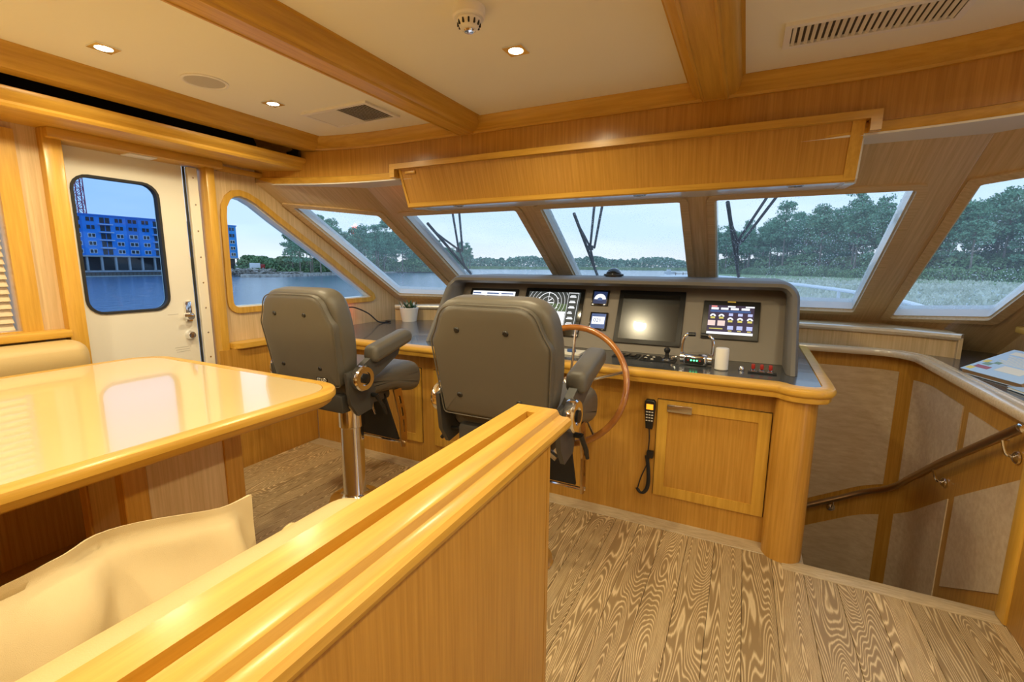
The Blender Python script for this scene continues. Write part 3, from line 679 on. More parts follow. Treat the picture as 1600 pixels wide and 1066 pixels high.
# two gauges
cx, cs, wd, ht = quad([(927, 453), (953, 455), (950, 480), (925, 478)])
e = face_thing('rudder_gauge', 'small square gauge with white half-round dial', 'gauge', cx, cs)
frame_disp(e, .115, .11, .012, 'black_gloss', 'scr_navy')
ring2(0, -.012, .026, .026, 0, 180, 20, .0142).build('dial', 'scr_white', e, smooth=False); flat(rect(-.016, .016, -.02, -.004), .0139, .0143).build('dial_pointer', 'scr_blue', e, smooth=False)
cx2, cs2, wd, ht = quad([(922, 488), (950, 490), (948, 518), (921, 515)])
e = face_thing('autopilot_display', 'small square autopilot display reading a heading number', 'display', cx2, cs2)
frame_disp(e, .12, .125, .012, 'black_gloss', 'scr_blue')
flat(rect(-.042, .042, -.022, .03), .0139, .0142).build('number_field', 'scr_white', e, smooth=False)
def text(s, size, loc, mat, parent, rot=(0, 0, 0), ext=.0004, name='lettering', align='CENTER'):
    cu = bpy.data.curves.new(name, 'FONT'); cu.body = s; cu.size = size; cu.extrude = ext; cu.align_x = align; cu.align_y = 'CENTER'
    t_ = bpy.data.objects.new(name, cu); C.objects.link(t_); bpy.context.view_layer.update()
    me = bpy.data.meshes.new_from_object(t_.evaluated_get(bpy.context.evaluated_depsgraph_get())); bpy.data.objects.remove(t_)
    me.materials.clear(); me.materials.append(M[mat]); o = bpy.data.objects.new(name, me); C.objects.link(o); o.parent = parent; o.location = loc; o.rotation_euler = rot
    return o
text('021', .036, (-.006, .004, .0143), 'scr_blue', e)
# large dark screen
cx, cs, wd, ht = quad([(970, 455), (1075, 457), (1060, 543), (957, 536)])
e = face_thing('dark_monitor', 'large switched-off black monitor beside the two small gauges', 'monitor', cx, cs)
frame_disp(e, wd, ht, .03, 'black', 'black_screen')
# engine display
cx, cs, wd, ht = quad([(1099, 470), (1190, 474), (1183, 535), (1096, 529)])
e = face_thing('engine_display', 'framed engine display showing rows of small round gauges', 'display', cx, cs)
frame_disp(e, wd, ht, .03, 'black', 'scr_purple')
ux, uy = wd / 2 - .03, ht / 2 - .03
def eb(mat, name, rects):
    for r_ in rects: flat(rect(r_[0] * ux, r_[1] * ux, r_[2] * uy, r_[3] * uy), .0139, .0142).build(name, mat, e, smooth=False)
eb('scr_white', 'status_bar', [(-1, 1, -1, -.84), (-.88, -.55, .70, .84), (-.45, -.12, .70, .84), (-.02, .33, .70, .84), (.45, .8, .70, .84), (-.15, .18, .88, .97), (.62, 1, .88, .97)])
eb('scr_blue', 'title_bar', [(-.92, .85, .52, .66)]); eb('scr_red', 'alarm_field', [(-.88, -.62, .87, .97)])
eb('scr_pink', 'reading_field', [(-.98, -.65, -.42, -.06), (-.55, -.22, -.42, -.06)])
eb('scr_lav', 'small_field', [(-.08, .10, .28, .46), (.32, .52, .28, .46), (.74, .94, .28, .46), (-.10, .15, -.66, -.40), (.30, .55, -.66, -.40), (.72, .97, -.66, -.40)])
eb('scr_yellow', 'yellow_field', [(-.9, -.3, -.66, -.60), (-.06, .10, -.78, -.72), (.34, .5, -.78, -.72), (.76, .92, -.78, -.72)])
for gx, gy in ((-.78, .22), (-.40, .22), (-.0, .0), (.42, .0), (.84, .0)):
    q = ring2(gx * ux, gy * uy, .0115, .009, 0, 180, 14, .0143); q.build('gauge_arc', 'scr_white', e, smooth=False)
    flat(rect(gx * ux - .012, gx * ux + .012, gy * uy - .014, gy * uy - .002), .0139, .0143).build('gauge_field', 'scr_yellow', e, smooth=False)
flat(rect(-.022, .022, ht / 2 - .010, ht / 2 - .003), .0132, .0140).build('badge', 'yellow_ink', e, smooth=False)

# compass dome on top of dash
e = empty('compass', (-.80, 3.16, 1.27), 0, 'black domed compass behind the dashboard hood', 'compass')
MB().lathe([(0, 0), (.07, 0), (.07, .05), (.055, .055), (.055, .07), (.05, .085), (.034, .105), (.012, .115), (0, .116)], seg=20).build('dome', 'black_gloss', e)
MB().lathe([(.056, .06), (.066, .062), (.066, .074), (.056, .076)], seg=20).build('bezel_ring', 'black', e)

# switches on the worktop
def panel_thing(name, label, cat, x, y, wx, wy, h=.006, mat='black', group=None):
    e = empty(name, (x, y, .865), 0, label, cat, group); MB().rbox(-wx / 2, wx / 2, -wy / 2, wy / 2, 0, h, .002, 1).build('plate', mat, e); return e
e = panel_thing('switch_plate', 'black plate of rocker switches beside the round wheel', 'switches', -.60, 2.76, .15, .13)
for i in range(3): MB().rbox(-.055 + i * .04, -.028 + i * .04, -.04, .04, .006, .011, .003, 1).build('rocker', 'black_gloss', e)
e = panel_thing('button_pad', 'black keypad with pale buttons left of the chrome throttle', 'keypad', -.46, 2.74, .10, .15)
b0 = None
for i in range(4):
    for j in range(2):
        o = MB().rbox(-.008, .008, -.006, .006, 0, .006, .002, 1).build('button', 'grey_grille' if (i + j) % 2 else 'black_gloss', e); o.location = (-.02 + j * .04, -.05 + i * .033, .006)
e = panel_thing('joystick', 'small black thruster joystick with chrome collar', 'joystick', -.365, 2.73, .10, .12)
MB().lathe([(.022, 0), (.022, .012), (.012, .02), (.01, .045), (.016, .052), (.018, .066), (.010, .076), (0, .078)], seg=16).build('stick', 'black', e)
MB().lathe([(.026, 0), (.026, .010), (.020, .012)], (0, 0, .004), seg=16).build('collar', 'chrome', e)
MB().tube([(.03, -.01, .012), (.03, -.01, .025), (.052, -.01, .03)], .006).build('toggle', 'chrome', e)
# throttle
e = empty('throttle', (-.205, 2.70, .865), R(-6), 'chrome twin-lever throttle with green indicator lights', 'throttle')
MB().rbox(-.062, .062, -.055, .06, 0, .06, .018, 3).xf(Matrix.Shear('XZ', 4, (0, 0))).build('housing', 'chrome', e)
fp = MB().rbox(-.05, .05, -.062, -.052, .012, .048, .008, 2).build('face_plate', 'black', e)
for k in range(5): MB().lathe([(0, 0), (.0045, -.001), (.0045, .003), (0, .003)], (-.03 + k * .015, -.065, .033), 'y', 8).build('indicator', ('led_red', 'led_green', 'led_green', 'led_green', 'led_red')[k] if k not in (0, 4) else 'red', fp)
for s_ in (-1, 1):
    hb = MB().lathe([(0, 0), (.03, 0), (.03, .02), (0, .024)], (0, 0, 0), 'x', 20).xf(Matrix.Scale(s_, 4, (1, 0, 0))).xf(Matrix.Translation((s_ * .062, 0, .035))).build('hub', 'chrome', e)
    lv = MB().tube(smooth_path([(s_ * .075, 0, .035), (s_ * .080, .005, .09), (s_ * .076, .01, .135), (s_ * .062, .012, .158), (s_ * .045, .012, .164)], 5), .0085, 10).build('lever', 'chrome', e)
    MB().tube([(s_ * .052, .012, .163), (s_ * .015, .012, .165)], .0115, 10).build('grip', 'black', lv)
# white cylinder
e = empty('white_cylinder', (-.075, 2.625, .866), 0, 'plain white upright cylinder standing beside the chrome throttle', 'cylinder')
MB().lathe([(0, 0), (.030, 0), (.033, .003), (.033, .108), (.0315, .113), (.028, .115), (0, .115)], seg=32).build('body', 'ceramic', e)
MB().lathe([(.0335, .002), (.0335, .006), (.030, .006), (.030, .002)], seg=32).build('base_ring', 'grey_grille', e)
# guarded switches
e = panel_thing('key_switch', 'single chrome key switch on dark worktop', 'switch', .02, 2.66, .03, .04, .003, 'laminate')
MB().lathe([(.014, 0), (.014, .012), (.009, .02), (0, .022)], seg=14).build('knob', 'chrome', e)
for i, xx in enumerate((.075, .115, .155)):
    e = empty('guarded_switch', (xx, 2.69, .865), 0, ('red-capped toggle switch next to the chrome key switch', 'red-capped toggle switch in the middle of its row', 'red-capped toggle switch nearest the console corner')[i], 'switch', 'red toggle switches')
    MB().lathe([(.013, 0), (.013, .008), (.007, .010)], seg=12).build('collar', 'chrome', e); MB().rbox(-.009, .009, -.012, .012, .008, .034, .005).build('cap', 'red', e)
e = panel_thing('start_panel', 'black start button panel in front of red toggles', 'switches', .115, 2.62, .13, .045)
for i in range(3): MB().rbox(-.05 + i * .036, -.024 + i * .036, -.012, .012, .006, .011, .003, 1).build('button', 'steel', e)
# pale pad and small black knob near wheel
e = empty('control_pad', (-.99, 2.68, .866), 0, 'pale control pad with black joystick behind the round wheel', 'control pad')
MB().slab(round_poly([(-.09, -.06), (.14, -.06), (.14, .07), (-.05, .07)], .012), [], (0, 0, 0), (1, 0, 0), (0, 1, 0), 0, .012).build('pad', 'paper', e); MB().lathe([(.012, 0), (.009, .018), (.016, .028), (.016, .04), (0, .046)], (-.01, -.01, .012), seg=14).build('knob', 'black', e)
MB().rbox(.05, .10, -.03, -.005, .012, .03, .004).build('cap', 'navy_ink', e)

# ---- steering wheel
wh_ = empty('steering_wheel', (-.785, 2.24, .79), 0, 'round wooden steering wheel with five chrome spokes', 'steering wheel')
wh_.rotation_euler = (R(-21), 0, 0)
RW = .305
MB().tube([(RW * math.cos(2 * PI * k / 64), 0, RW * math.sin(2 * PI * k / 64)) for k in range(64)], .0165, 12, closed=True).build('rim', 'wheel_wood', wh_)
for k in range(5):
    a = R(90 + 72 * k); MB().tube([(.03 * math.cos(a), .03, .03 * math.sin(a)), (.30 * math.cos(a), 0, .30 * math.sin(a))], .0075, 10).build('spoke', 'chrome', wh_)
MB().lathe([(0, -.02), (.02, -.018), (.04, -.002), (.045, .03), (.03, .05), (.022, .06), (.022, .31)], (0, 0, 0), 'y', 24).build('hub', 'chrome', wh_)

# ---- handset on the console
e = empty('radio_handset', (-.405, 2.53, .60), 0, 'black radio handset with orange screen and coiled cord', 'handset')
body = [(-.018, -.075), (.018, -.075), (.022, -.03), (.030, .05), (.028, .078), (.018, .088), (-.018, .088), (-.028, .078), (-.030, .05), (-.022, -.03)]
MB().puff(body, -.038, -.006, .008).build('body', 'black', e)
MB().rbox(-.018, .018, -.0395, -.036, .035, .065, .001, 1).build('screen', 'lcd_orange', e)
m = MB()
for i in range(3):
    for j in range(4): m.rbox(-.018 + i * .014, -.008 + i * .014, -.0405, -.037, .018 - j * .016, .024 - j * .016, .001, 1)
m.build('keys', 'grey_grille', e)
MB().rbox(-.014, .014, -.008, -.001, -.02, .04, .003).build('bracket', 'black', e)
cp = [(0, -.022, -.075), (.004, -.02, -.13), (.002, -.018, -.2), (-.004, -.02, -.26)]
cl = smooth_path(cp, 6); crd = MB().tube(cl, .0035, 6)
cen = smooth_path([(-.004, -.02, -.24), (.008, -.022, -.31), (.012, -.024, -.39), (.0, -.024, -.44), (-.025, -.022, -.46), (-.045, -.02, -.44)], 12)
hel = []
for i, p in enumerate(cen):
    for j in range(4): a = 2 * PI * j / 4; hel.append(p + Vector((math.cos(a) * .008, math.sin(a) * .008, (j / 4) * .004)))
crd.tube(hel, .0035, 5).tube(smooth_path([(-.045, -.02, -.44), (-.03, -.018, -.37), (.0, -.014, -.28), (.012, -.005, -.22)], 6), .0035, 6).build('cord', 'black_rubber', e)
MB().rbox(-.006, .03, -.03, -.001, -.245, -.205, .005).build('cord_plug', 'black', e)

# ---- plant, cable
e = empty('potted_plant', (-2.83, 3.50, .866), 0, 'small leafy plant in white pot on the dark worktop', 'plant')
MB().lathe([(0, 0), (.052, 0), (.068, .10), (.066, .104), (.062, .10), (.058, .085), (0, .085)], seg=28).build('pot', 'ceramic', e)
MB().lathe([(0, .088), (.058, .088), (.058, .084), (0, .084)], seg=20).build('soil', 'soil', e)
e.scale = (1.3, 1.3, 1.25)
rnd = random.Random(3)
for k in range(46):
    a = rnd.uniform(0, 2 * PI); r1 = rnd.uniform(.0, .05); r2 = r1 + rnd.uniform(.01, .045); z2 = .105 + rnd.uniform(.01, .06)
    p0 = Vector((r1 * math.cos(a), r1 * math.sin(a), .09)); p1 = Vector((r2 * math.cos(a), r2 * math.sin(a), z2)); d = (p1 - p0); sd = Vector((-math.sin(a), math.cos(a), 0)) * .009
    MB().add([p0, p0 + d * .6 + sd, p1, p0 + d * .6 - sd, p0 + d * .6 + Vector((0, 0, .004))], [(0, 1, 4), (1, 2, 4), (2, 3, 4), (3, 0, 4)]).build('leaf', 'leaf_small' if k % 7 else 'petal', e)
e = empty('charging_cable', (-3.06, 2.93, .99), 0, 'black charging cable with red light hanging from the side wall', 'cable')
A = Vector((-3.08, 2.93, 1.02)); Bp = at_z(606, 503, .869); O_ = Vector(e.location)
MB().tube([p - O_ for p in smooth_path([A, A + Vector((.04, .08, .005)), A.lerp(Bp, .5) + Vector((.02, 0, .02)), Bp + Vector((0, -.12, .012)), Bp], 8)], .006, 8).build('cord', 'black_rubber', e)
MB().rbox(-.035, -.01, -.02, .02, .01, .045, .005).build('plug', 'black', e)
MB().rbox(-.014, -.006, -.012, .012, -.004, .006, .002, 1).build('indicator', 'led_red', e)
q = Bp - O_; MB().rbox(q.x - .02, q.x + .03, q.y - .012, q.y + .012, q.z - .002, q.z + .012, .004).build('connector', 'black', e)
ld = bpy.data.lights.new('red_led', 'POINT'); ld.energy = .55; ld.color = (1, .12, .06); ld.shadow_soft_size = .02
lo_ = bpy.data.objects.new('red_led', ld); C.objects.link(lo_); lo_.parent = e; lo_.location = (.012, .01, -.03)

# ---- hand rail
e = empty('hand_rail', (1.0, 2.4, .8), 0, 'curved chrome hand rail bracketed to the stairwell wall', 'hand rail')
O_ = Vector(e.location); pth = [stair_pt(t, .06) + Vector((0, 0, rz(t))) for t in [k * .06 for k in range(0, 33)] + [1.96]]
MB().tube([p - O_ for p in pth], .019, 12).build('rail', 'bronze', e)
p = pth[-1] - O_; MB().lathe([(0, 0), (.021, 0), (.023, .01), (.019, .025), (0, .03)], (0, 0, 0), 'y', 16).xf(Matrix.Translation(p) @ Matrix.Rotation(PI, 4, 'Z')).build('end_cap', 'chrome', e)
for t in (.30, 1.20, 1.83):
    p = stair_pt(t, .06) + Vector((0, 0, rz(t) - .015)); q = stair_pt(t, .004) + Vector((0, 0, rz(t) - .085)); mid = p.lerp(q, .35) + Vector((0, 0, -.035))
    b_ = MB().tube([v - O_ for v in smooth_path([p, mid, q], 5)], .0065, 8).build('bracket', 'chrome', e)
    nn = (stair_pt(t, 1) - stair_pt(t, 0)).normalized(); mt = nn.to_track_quat('Z', 'Y').to_matrix().to_4x4()
    MB().lathe([(0, 0), (.026, 0), (.026, .008), (.015, .016), (0, .018)], seg=18).xf(Matrix.Translation(q - O_) @ mt).build('flange', 'chrome', b_)

# ---- books on ledge
def book(label, loc, rz_, tilt, wx, wy, th, mats, deco):
    e = empty('book', loc, rz_, label, 'book', None); e.rotation_euler = (tilt, 0, rz_)
    MB().rbox(-wx / 2, wx / 2, -wy / 2, wy / 2, 0, .003, .001, 1).build('back_cover', mats[0], e, smooth=False)
    MB().box(-wx / 2 + .003, wx / 2 - .003, -wy / 2 + .003, wy / 2 - .003, .003, th - .003).build('pages', mats[1], e, smooth=False)
    fc = MB().rbox(-wx / 2, wx / 2, -wy / 2, wy / 2, th - .003, th, .001, 1).build('front_cover', mats[0], e, smooth=False)
    for mt, rs in deco:
        m = MB()
        for r_ in rs: m.box(r_[0] * wx, r_[1] * wx, r_[2] * wy, r_[3] * wy, th, th + .0006)
        m.build('cover_print', mt, fc, smooth=False)
    return e
rnd = random.Random(5)
lines = [(-.35 + rnd.uniform(0, .1), -.05 + rnd.uniform(0, .35), -.05 + k * .035, -.035 + k * .035) for k in range(9)]
bk = book('pale blue cookbook with bright cover print on the stair ledge', (1.19, 3.02, .872), R(-68), R(0), .34, .25, .028, ('blue_cover', 'cork_brown'),
     [('paper', lines + [(-.1, .3, -.3, -.1), (-.4, -.1, .3, .42)]), ('red', [(-.42, -.18, -.34, -.24)]), ('yellow_ink', [(-.47, -.38, -.12, -.02), (-.47, -.36, -.44, -.34)]), ('green_ink', [(-.40, -.28, -.20, -.10), (-.30, -.2, -.1, -.02)]), ('teal_ink', [(.18, .28, .24, .40), (.10, .16, .14, .20)])])
bk.rotation_euler = (R(24), 0, R(-72)); bk.location = (1.20, 3.0, .9195)
bk3 = book('thick brown book propping up the pale blue cookbook', (1.325, 3.03, .868), R(-72), 0, .30, .05, .078, ('cork_brown', 'paper'), [])
bk2 = book('flat magazine with red corner lying beneath the blue cookbook', (1.22, 2.66, .869), R(-80), 0, .30, .22, .012, ('blue_cover', 'paper'), [('red', [(-.3, .1, -.2, .2)]), ('paper', [(-.45, .45, .3, .42)])])

# ================================================================== OVERHEAD CABINET
oc = empty('overhead_cabinet', (X0, 2.5, 1.77), 0, 'long wooden overhead cabinet hanging below the fascia over the windshield', 'cabinet')
OT = Matrix.Translation((-X0, -2.5, -1.77))
def ob(m, name, mat, parent=oc, **k): return m.xf(OT).build(name, mat, parent, **k)
OL, OR = -2.045, .395
FT, FBm = Vector((0, 2.462, 2.0)), Vector((0, 2.552, 1.778))
ob(MB().prism([(OL + .03, 2.49, 2.0), (OL + .03, 2.565, 1.785), (OL + .03, 2.90, 1.788), (OL + .03, 2.59, 1.975)], (OR - OL - .06, 0, 0)), 'carcass', 'shelf_white', smooth=False)
pn = ob(MB().prism([(OL + .015, 2.462, 2.0), (OL + .015, 2.552, 1.785), (OL + .015, 2.568, 1.79), (OL + .015, 2.48, 2.003)], (OR - OL - .06, 0, 0)), 'front_panel', 'wood_s', smooth=False)
dvec = (FBm - FT).normalized()
ob(MB().prism([(OL, 2.542, 1.80), (OL, 2.548, 1.776), (OL, 2.556, 1.770), (OL, 2.575, 1.772), (OL, 2.572, 1.80)], (OR - OL, 0, 0)), 'bottom_edge', 'trim_x')
ob(MB().prism([(OL, 2.458, 2.0), (OL, 2.547, 1.785), (OL, 2.585, 1.79), (OL, 2.50, 2.0)], (.018, 0, 0)), 'end_edge', 'trim_z', smooth=False)
ob(MB().prism([(OR - .045, 2.456, 2.0), (OR - .045, 2.545, 1.785), (OR - .045, 2.585, 1.79), (OR - .045, 2.50, 2.0)], (.045, 0, 0)), 'end_edge', 'trim_z', smooth=False)
for xa, xb in ((OL + .0, OL + .031), (OR - .03, OR + .012)):
    ob(MB().prism([(xa, 2.50, 2.0), (xa, 2.575, 1.785), (xa, 2.60, 1.770), (xa, 2.89, 1.785), (xa, 2.65, 1.94), (xa, 2.60, 1.945)], (xb - xa, 0, 0)), 'end_cap', 'shelf_white', smooth=False)
lip = [(OL - .045, 1.952), (OL - .045, 2.022), (OR + .045, 2.022), (OR + .045, 1.952)]
ob(MB().slab([(OL - .05, 1.95), (OL - .05, 2.03), (OR + .05, 2.03), (OR + .05, 1.95), (OR + .012, 1.95), (OR + .012, 1.998), (OL - .012, 1.998), (OL - .012, 1.95)], [], (0, 2.495, 0), (1, 0, 0), (0, 0, 1), 0, .062), 'lip', 'trim_x', smooth=False)
ob(MB().rbox(OL + .05, OL + .13, 2.462, 2.475, 1.968, 1.986, .003), 'latch_tab', 'trim_x')
for xx in (-1.72, -.55, .18): ob(MB().lathe([(0, 0), (.03, 0), (.034, -.004), (.036, -.004), (.036, .002)], (xx, 2.66, 1.782), 'z', 16), 'map_light', 'steel')

# ================================================================== HELM CHAIRS
def helm_chair(loc, rz_, label):
    ch = empty('helm_chair', loc, rz_, label, 'helm chair', 'grey leather helm chairs')
    p = MB().lathe([(0, 0), (.15, 0), (.152, .006), (.145, .014), (.10, .02), (.075, .034), (.066, .05), (.066, .46), (0, .46)], seg=36).build('pedestal', 'chrome', ch)
    MB().lathe([(.069, .46), (.076, .465), (.076, .63), (0, .63)], seg=36).build('collar', 'chrome', p)
    MB().tube([(.06, .02, .58), (.13, .03, .585), (.135, .035, .585)], .009, 8).tube([(.135, .035, .62), (.135, .035, .585), (.15, .04, .54)], .008, 8).build('clamp_lever', 'chrome', p)
    mb_ = MB().rbox(-.20, .20, -.25, .12, .625, .73, .02, 2).rbox(-.12, .12, -.20, .2, .64, .73, .01).build('mechanism', 'leather_dark', ch)
    MB().rbox(-.05, .05, -.272, -.245, .645, .71, .006).build('mechanism_cover', 'black', mb_)
    # seat
    so_ = [(-.22, .735), (-.20, .70), (.10, .68), (.26, .635), (.325, .635), (.36, .68), (.362, .745), (.335, .80), (.27, .825), (.10, .825), (-.20, .83), (-.225, .79)]
    so_ = round_poly(so_, .035, 3)
    MB().puff(so_, -.255, .255, .05, 4).xf(Matrix.Rotation(R(90), 4, 'Z')).xf(Matrix.Scale(-1, 4, (1, 0, 0))).xf(Matrix.Scale(1, 4)).build('seat', 'leather', ch, ang=60)
    # backrest: tilts back about its foot
    T = Matrix.Translation((0, -.215, .815)) @ Matrix.Rotation(R(9), 4, 'X') @ Matrix.Diagonal((1, 1, .89, 1))
    co = round_poly([(-.235, .0), (.235, .0), (.262, .16), (.272, .30), (.255, .46), (.19, .525), (-.19, .525), (-.255, .46), (-.272, .30), (-.262, .16)], [.05, .05, .05, .08, .07, .06, .06, .07, .08, .05], 4)
    bk = MB().puff(co, -.05, .065, .035, 4, .03).xf(T).build('backrest', 'leather', ch, ang=60)
    shl = round_poly([(-.236, -.02), (.236, -.02), (.252, .20), (.262, .335), (.235, .385), (.205, .475), (.155, .505), (-.155, .505), (-.205, .475), (-.235, .385), (-.262, .335), (-.252, .20)], [.02, .02, .04, .02, .03, .04, .04, .04, .04, .03, .02, .04], 3)
    sh_ = MB().puff(shl, -.085, -.035, .004, 3, .022).xf(T).build('back_shell', 'leather', ch, ang=50)
    for bx, bz in ((-.13, .395), (.085, .395), (-.145, .085), (.125, .085)):
        MB().lathe([(0, -.0905), (.009, -.090), (.013, -.086), (.013, -.080), (0, -.080)], (bx, 0, bz), 'y', 12).xf(T).build('button', 'black', sh_)
    pip = [(p_[0] * 1.004, -.078, p_[1] + (.003 if p_[1] > .2 else 0)) for p_ in shl]
    MB().tube(pip, .0032, 6, closed=True).xf(T).build('piping', 'leather', sh_)
    MB().puff(round_poly([(-.19, .05), (.19, .05), (.20, .40), (-.20, .40)], .05), .05, .10, .03).xf(T).build('front_pad', 'leather', bk, ang=60)
    bd = MB().rbox(.085, .165, -.0885, -.083, .005, .030, .002, 1).xf(T).build('badge', 'black_gloss', sh_)
    t_ = text('STIDD', .024, (0, 0, 0), 'paper', sh_, ext=.0003, name='badge_lettering'); t_.matrix_local = T @ Matrix.Translation((.125, -.0889, .0175)) @ Matrix.Rotation(R(90), 4, 'X')
    # arms
    for s_ in (-1, 1):
        sp = MB().prism([(s_ * .262, -.29, .86), (s_ * .262, -.15, .88), (s_ * .262, -.09, .74), (s_ * .262, -.12, .64), (s_ * .262, -.22, .625), (s_ * .262, -.27, .70)], (s_ * .02, 0, 0)).build('side_plate', 'leather_dark', ch)
        MB().lathe([(0, .0), (.062, 0), (.066, .006), (.066, .034), (.060, .042), (.036, .042), (.033, .036), (0, .036)], (0, 0, 0), 'x', 28).xf(Matrix.Scale(s_, 4, (1, 0, 0))).xf(Matrix.Translation((s_ * .283, -.205, .825))).build('pivot', 'chrome', sp)
        MB().lathe([(0, 0), (.025, 0), (.025, .014), (0, .018)], (0, 0, 0), 'x', 16).xf(Matrix.Scale(s_, 4, (1, 0, 0))).xf(Matrix.Translation((s_ * .318, -.205, .825))).build('pivot_knob', 'black', sp)
        MB().prism([(s_ * .262, -.225, .87), (s_ * .262, -.16, .79), (s_ * .262, -.06, .83), (s_ * .262, .08, .90), (s_ * .262, .10, .94), (s_ * .262, -.10, .935)], (s_ * .035, 0, 0)).build('arm_bracket', 'leather_dark', ch, smooth=False)
        ao = round_poly([(-.165, .0), (-.150, -.035), (.155, -.03), (.175, .015), (.15, .05), (-.14, .055)], .025, 4)
        MB().puff(ao, -.045, .045, .026, 4).xf(Matrix.Rotation(R(90), 4, 'Z')).xf(Matrix.Translation((s_ * .285, .02, .955)) @ Matrix.Rotation(R(14), 4, 'X')).build('armrest', 'leather', ch, ang=60)
    MB().tube([(.285, -.12, .715), (.315, -.12, .715)], .012, 10).tube([(.312, -.12, .718), (.325, -.08, .64), (.327, -.065, .60)], [.012, .010, .008], 8).build('recline_lever', 'black', ch)
    MB().tube([(-.20, -.2, .69), (-.27, -.2, .68), (-.31, -.21, .63)], .009, 8).build('swivel_lever', 'black', ch)
    MB().tube([(.20, -.20, .66), (.24, -.20, .635)], .014, 10).build('lock_knob', 'steel', ch)
    # footrest
    fr = MB().prism([(-.20, .06, .66), (-.20, .175, .345), (-.20, .185, .35), (-.20, .07, .665)], (.40, 0, 0)).build('footrest', 'black_rubber', ch, smooth=False)
    MB().tube([(-.235, .172, .335), (.235, .172, .335)], .008, 8).build('foot_bar', 'chrome', fr)
    for s_ in (-1, 1):
        # slotted strut seen in the y-z plane
        ol = [(.10, .68), (.165, .68), (.205, .50), (.205, .355), (.185, .305), (.155, .315), (.15, .37), (.145, .50)]
        sl_ = [[(.133, .635), (.152, .635), (.165, .585), (.147, .585)], [(.153, .56), (.170, .56), (.180, .505), (.163, .505)], [(.168, .48), (.184, .48), (.186, .40), (.170, .40)]]
        st_ = MB().slab(ol, sl_, (s_ * .235 - .004, 0, 0), (0, 1, 0), (0, 0, 1), 0, .010).build('foot_strut', 'bronze', ch, smooth=False)
        MB().lathe([(0, -.008), (.009, -.008), (.009, .016), (0, .016)], (s_ * .235, .178, .335), 'x', 10).build('bolt', 'chrome', st_)
    return ch
helm_chair((-2.01, 1.93, 0), R(0), 'grey leather helm chair standing between table corner and potted plant')
helm_chair((-.86, 1.86, 0), R(0), 'grey leather helm chair facing the round steering wheel')

# ================================================================== PARTITION, TABLE, SETTEE
pt = empty('partition', (-.49, -.6, 0), 0, 'low wooden partition with double-railed bright cap beside the settee', 'partition')
PT = Matrix.Translation((.49, .6, 0))
def pb(m, name, mat, parent=pt, **k): return m.xf(PT).build(name, mat, parent, **k)
pb(MB().box(-.535, -.45, AFT + .02, 1.13, 0, .955), 'panel', 'wood_z', smooth=False)
capo = [(-.572, .945), (-.574, .955), (-.574, .99), (-.566, 1.0), (-.513, 1.0), (-.513, .972), (-.488, .972), (-.488, 1.0), (-.448, 1.0), (-.442, .997), (-.436, .985), (-.428, .982), (-.410, .982), (-.402, .976), (-.400, .964), (-.406, .952), (-.43, .944), (-.445, .930), (-.45, .925), (-.54, .925)]
pb(MB().prism([(p[0], AFT + .02, p[1]) for p in capo], (0, 1.128 - AFT - .02, 0)), 'cap_rail', 'trim_y')
capm = [(-.572, .945), (-.574, .955), (-.574, .99), (-.566, 1.0), (-.448, 1.0), (-.442, .997), (-.436, .985), (-.428, .982), (-.410, .982), (-.402, .976), (-.400, .964), (-.406, .952), (-.43, .944), (-.445, .930), (-.45, .925), (-.54, .925)]
pb(MB().prism([(p[0], 1.128, p[1]) for p in capm], (0, .055, 0)), 'cap_end', 'trim_y')
pb(MB().box(-.532, -.449, 1.13, 1.15, 0, .93), 'end_post', 'wood_z', smooth=False)

pl = struct(MB().rbox(PW + .002, -.537, AFT + .01, 1.16, .001, .20, .01).build('floor_platform', 'wood_z'), 'raised wooden platform carrying table and settee', 'platform')
tb = empty('dinette_table', (-2.1, .6, .2), 0, 'cream-topped dinette table with bright wooden edge on a pedestal', 'table')
TT = Matrix.Translation((2.1, -.6, -.2))
def tbb(m, name, mat, parent=tb, **k): return m.xf(TT).build(name, mat, parent, **k)
tx0, tx1, ty0, ty1 = -2.78, -1.365, -.30, 1.335
tout = rrect(tx0, tx1, ty0, ty1, .17, 10); 
tp = tbb(MB().slab(offs(tout, -.05), [], (0, 0, .885), (1, 0, 0), (0, 1, 0), 0, .0345), 'tabletop', 'table_top')
ep = [(-.048, .92), (-.012, .92), (-.003, .916), (.0, .908), (-.001, .893), (-.010, .884), (-.016, .872), (-.03, .862), (-.05, .860), (-.052, .90)]
tbb(MB().sweep([(-p[0], p[1]) for p in ep], [(p[0], p[1], 0) for p in tout], closed=True), 'edge_band', 'trim_y')
px0, px1, py0, py1 = -1.98, -1.69, .68, 1.05
pd = tbb(MB().box(px0, px1, py0, py1, .201, .862), 'pedestal', 'pale_z', smooth=False)
for xx, yy in ((px0, py0), (px1, py0), (px0, py1), (px1, py1)):
    sx = 1 if xx == px0 else -1; sy = 1 if yy == py0 else -1
    xa, xb = sorted((xx - sx * .008, xx + sx * .04)); ya, yb = sorted((yy - sy * .008, yy + sy * .06))
    tbb(MB().rbox(xa, xb, ya, yb, .201, .862, .003, 1), 'corner_post', 'wood_z', pd)
tbb(MB().rbox(px0 - .04, px1 + .04, py0 - .04, py1 + .04, .2005, .23, .006), 'pedestal_base', 'wood_x', pd)

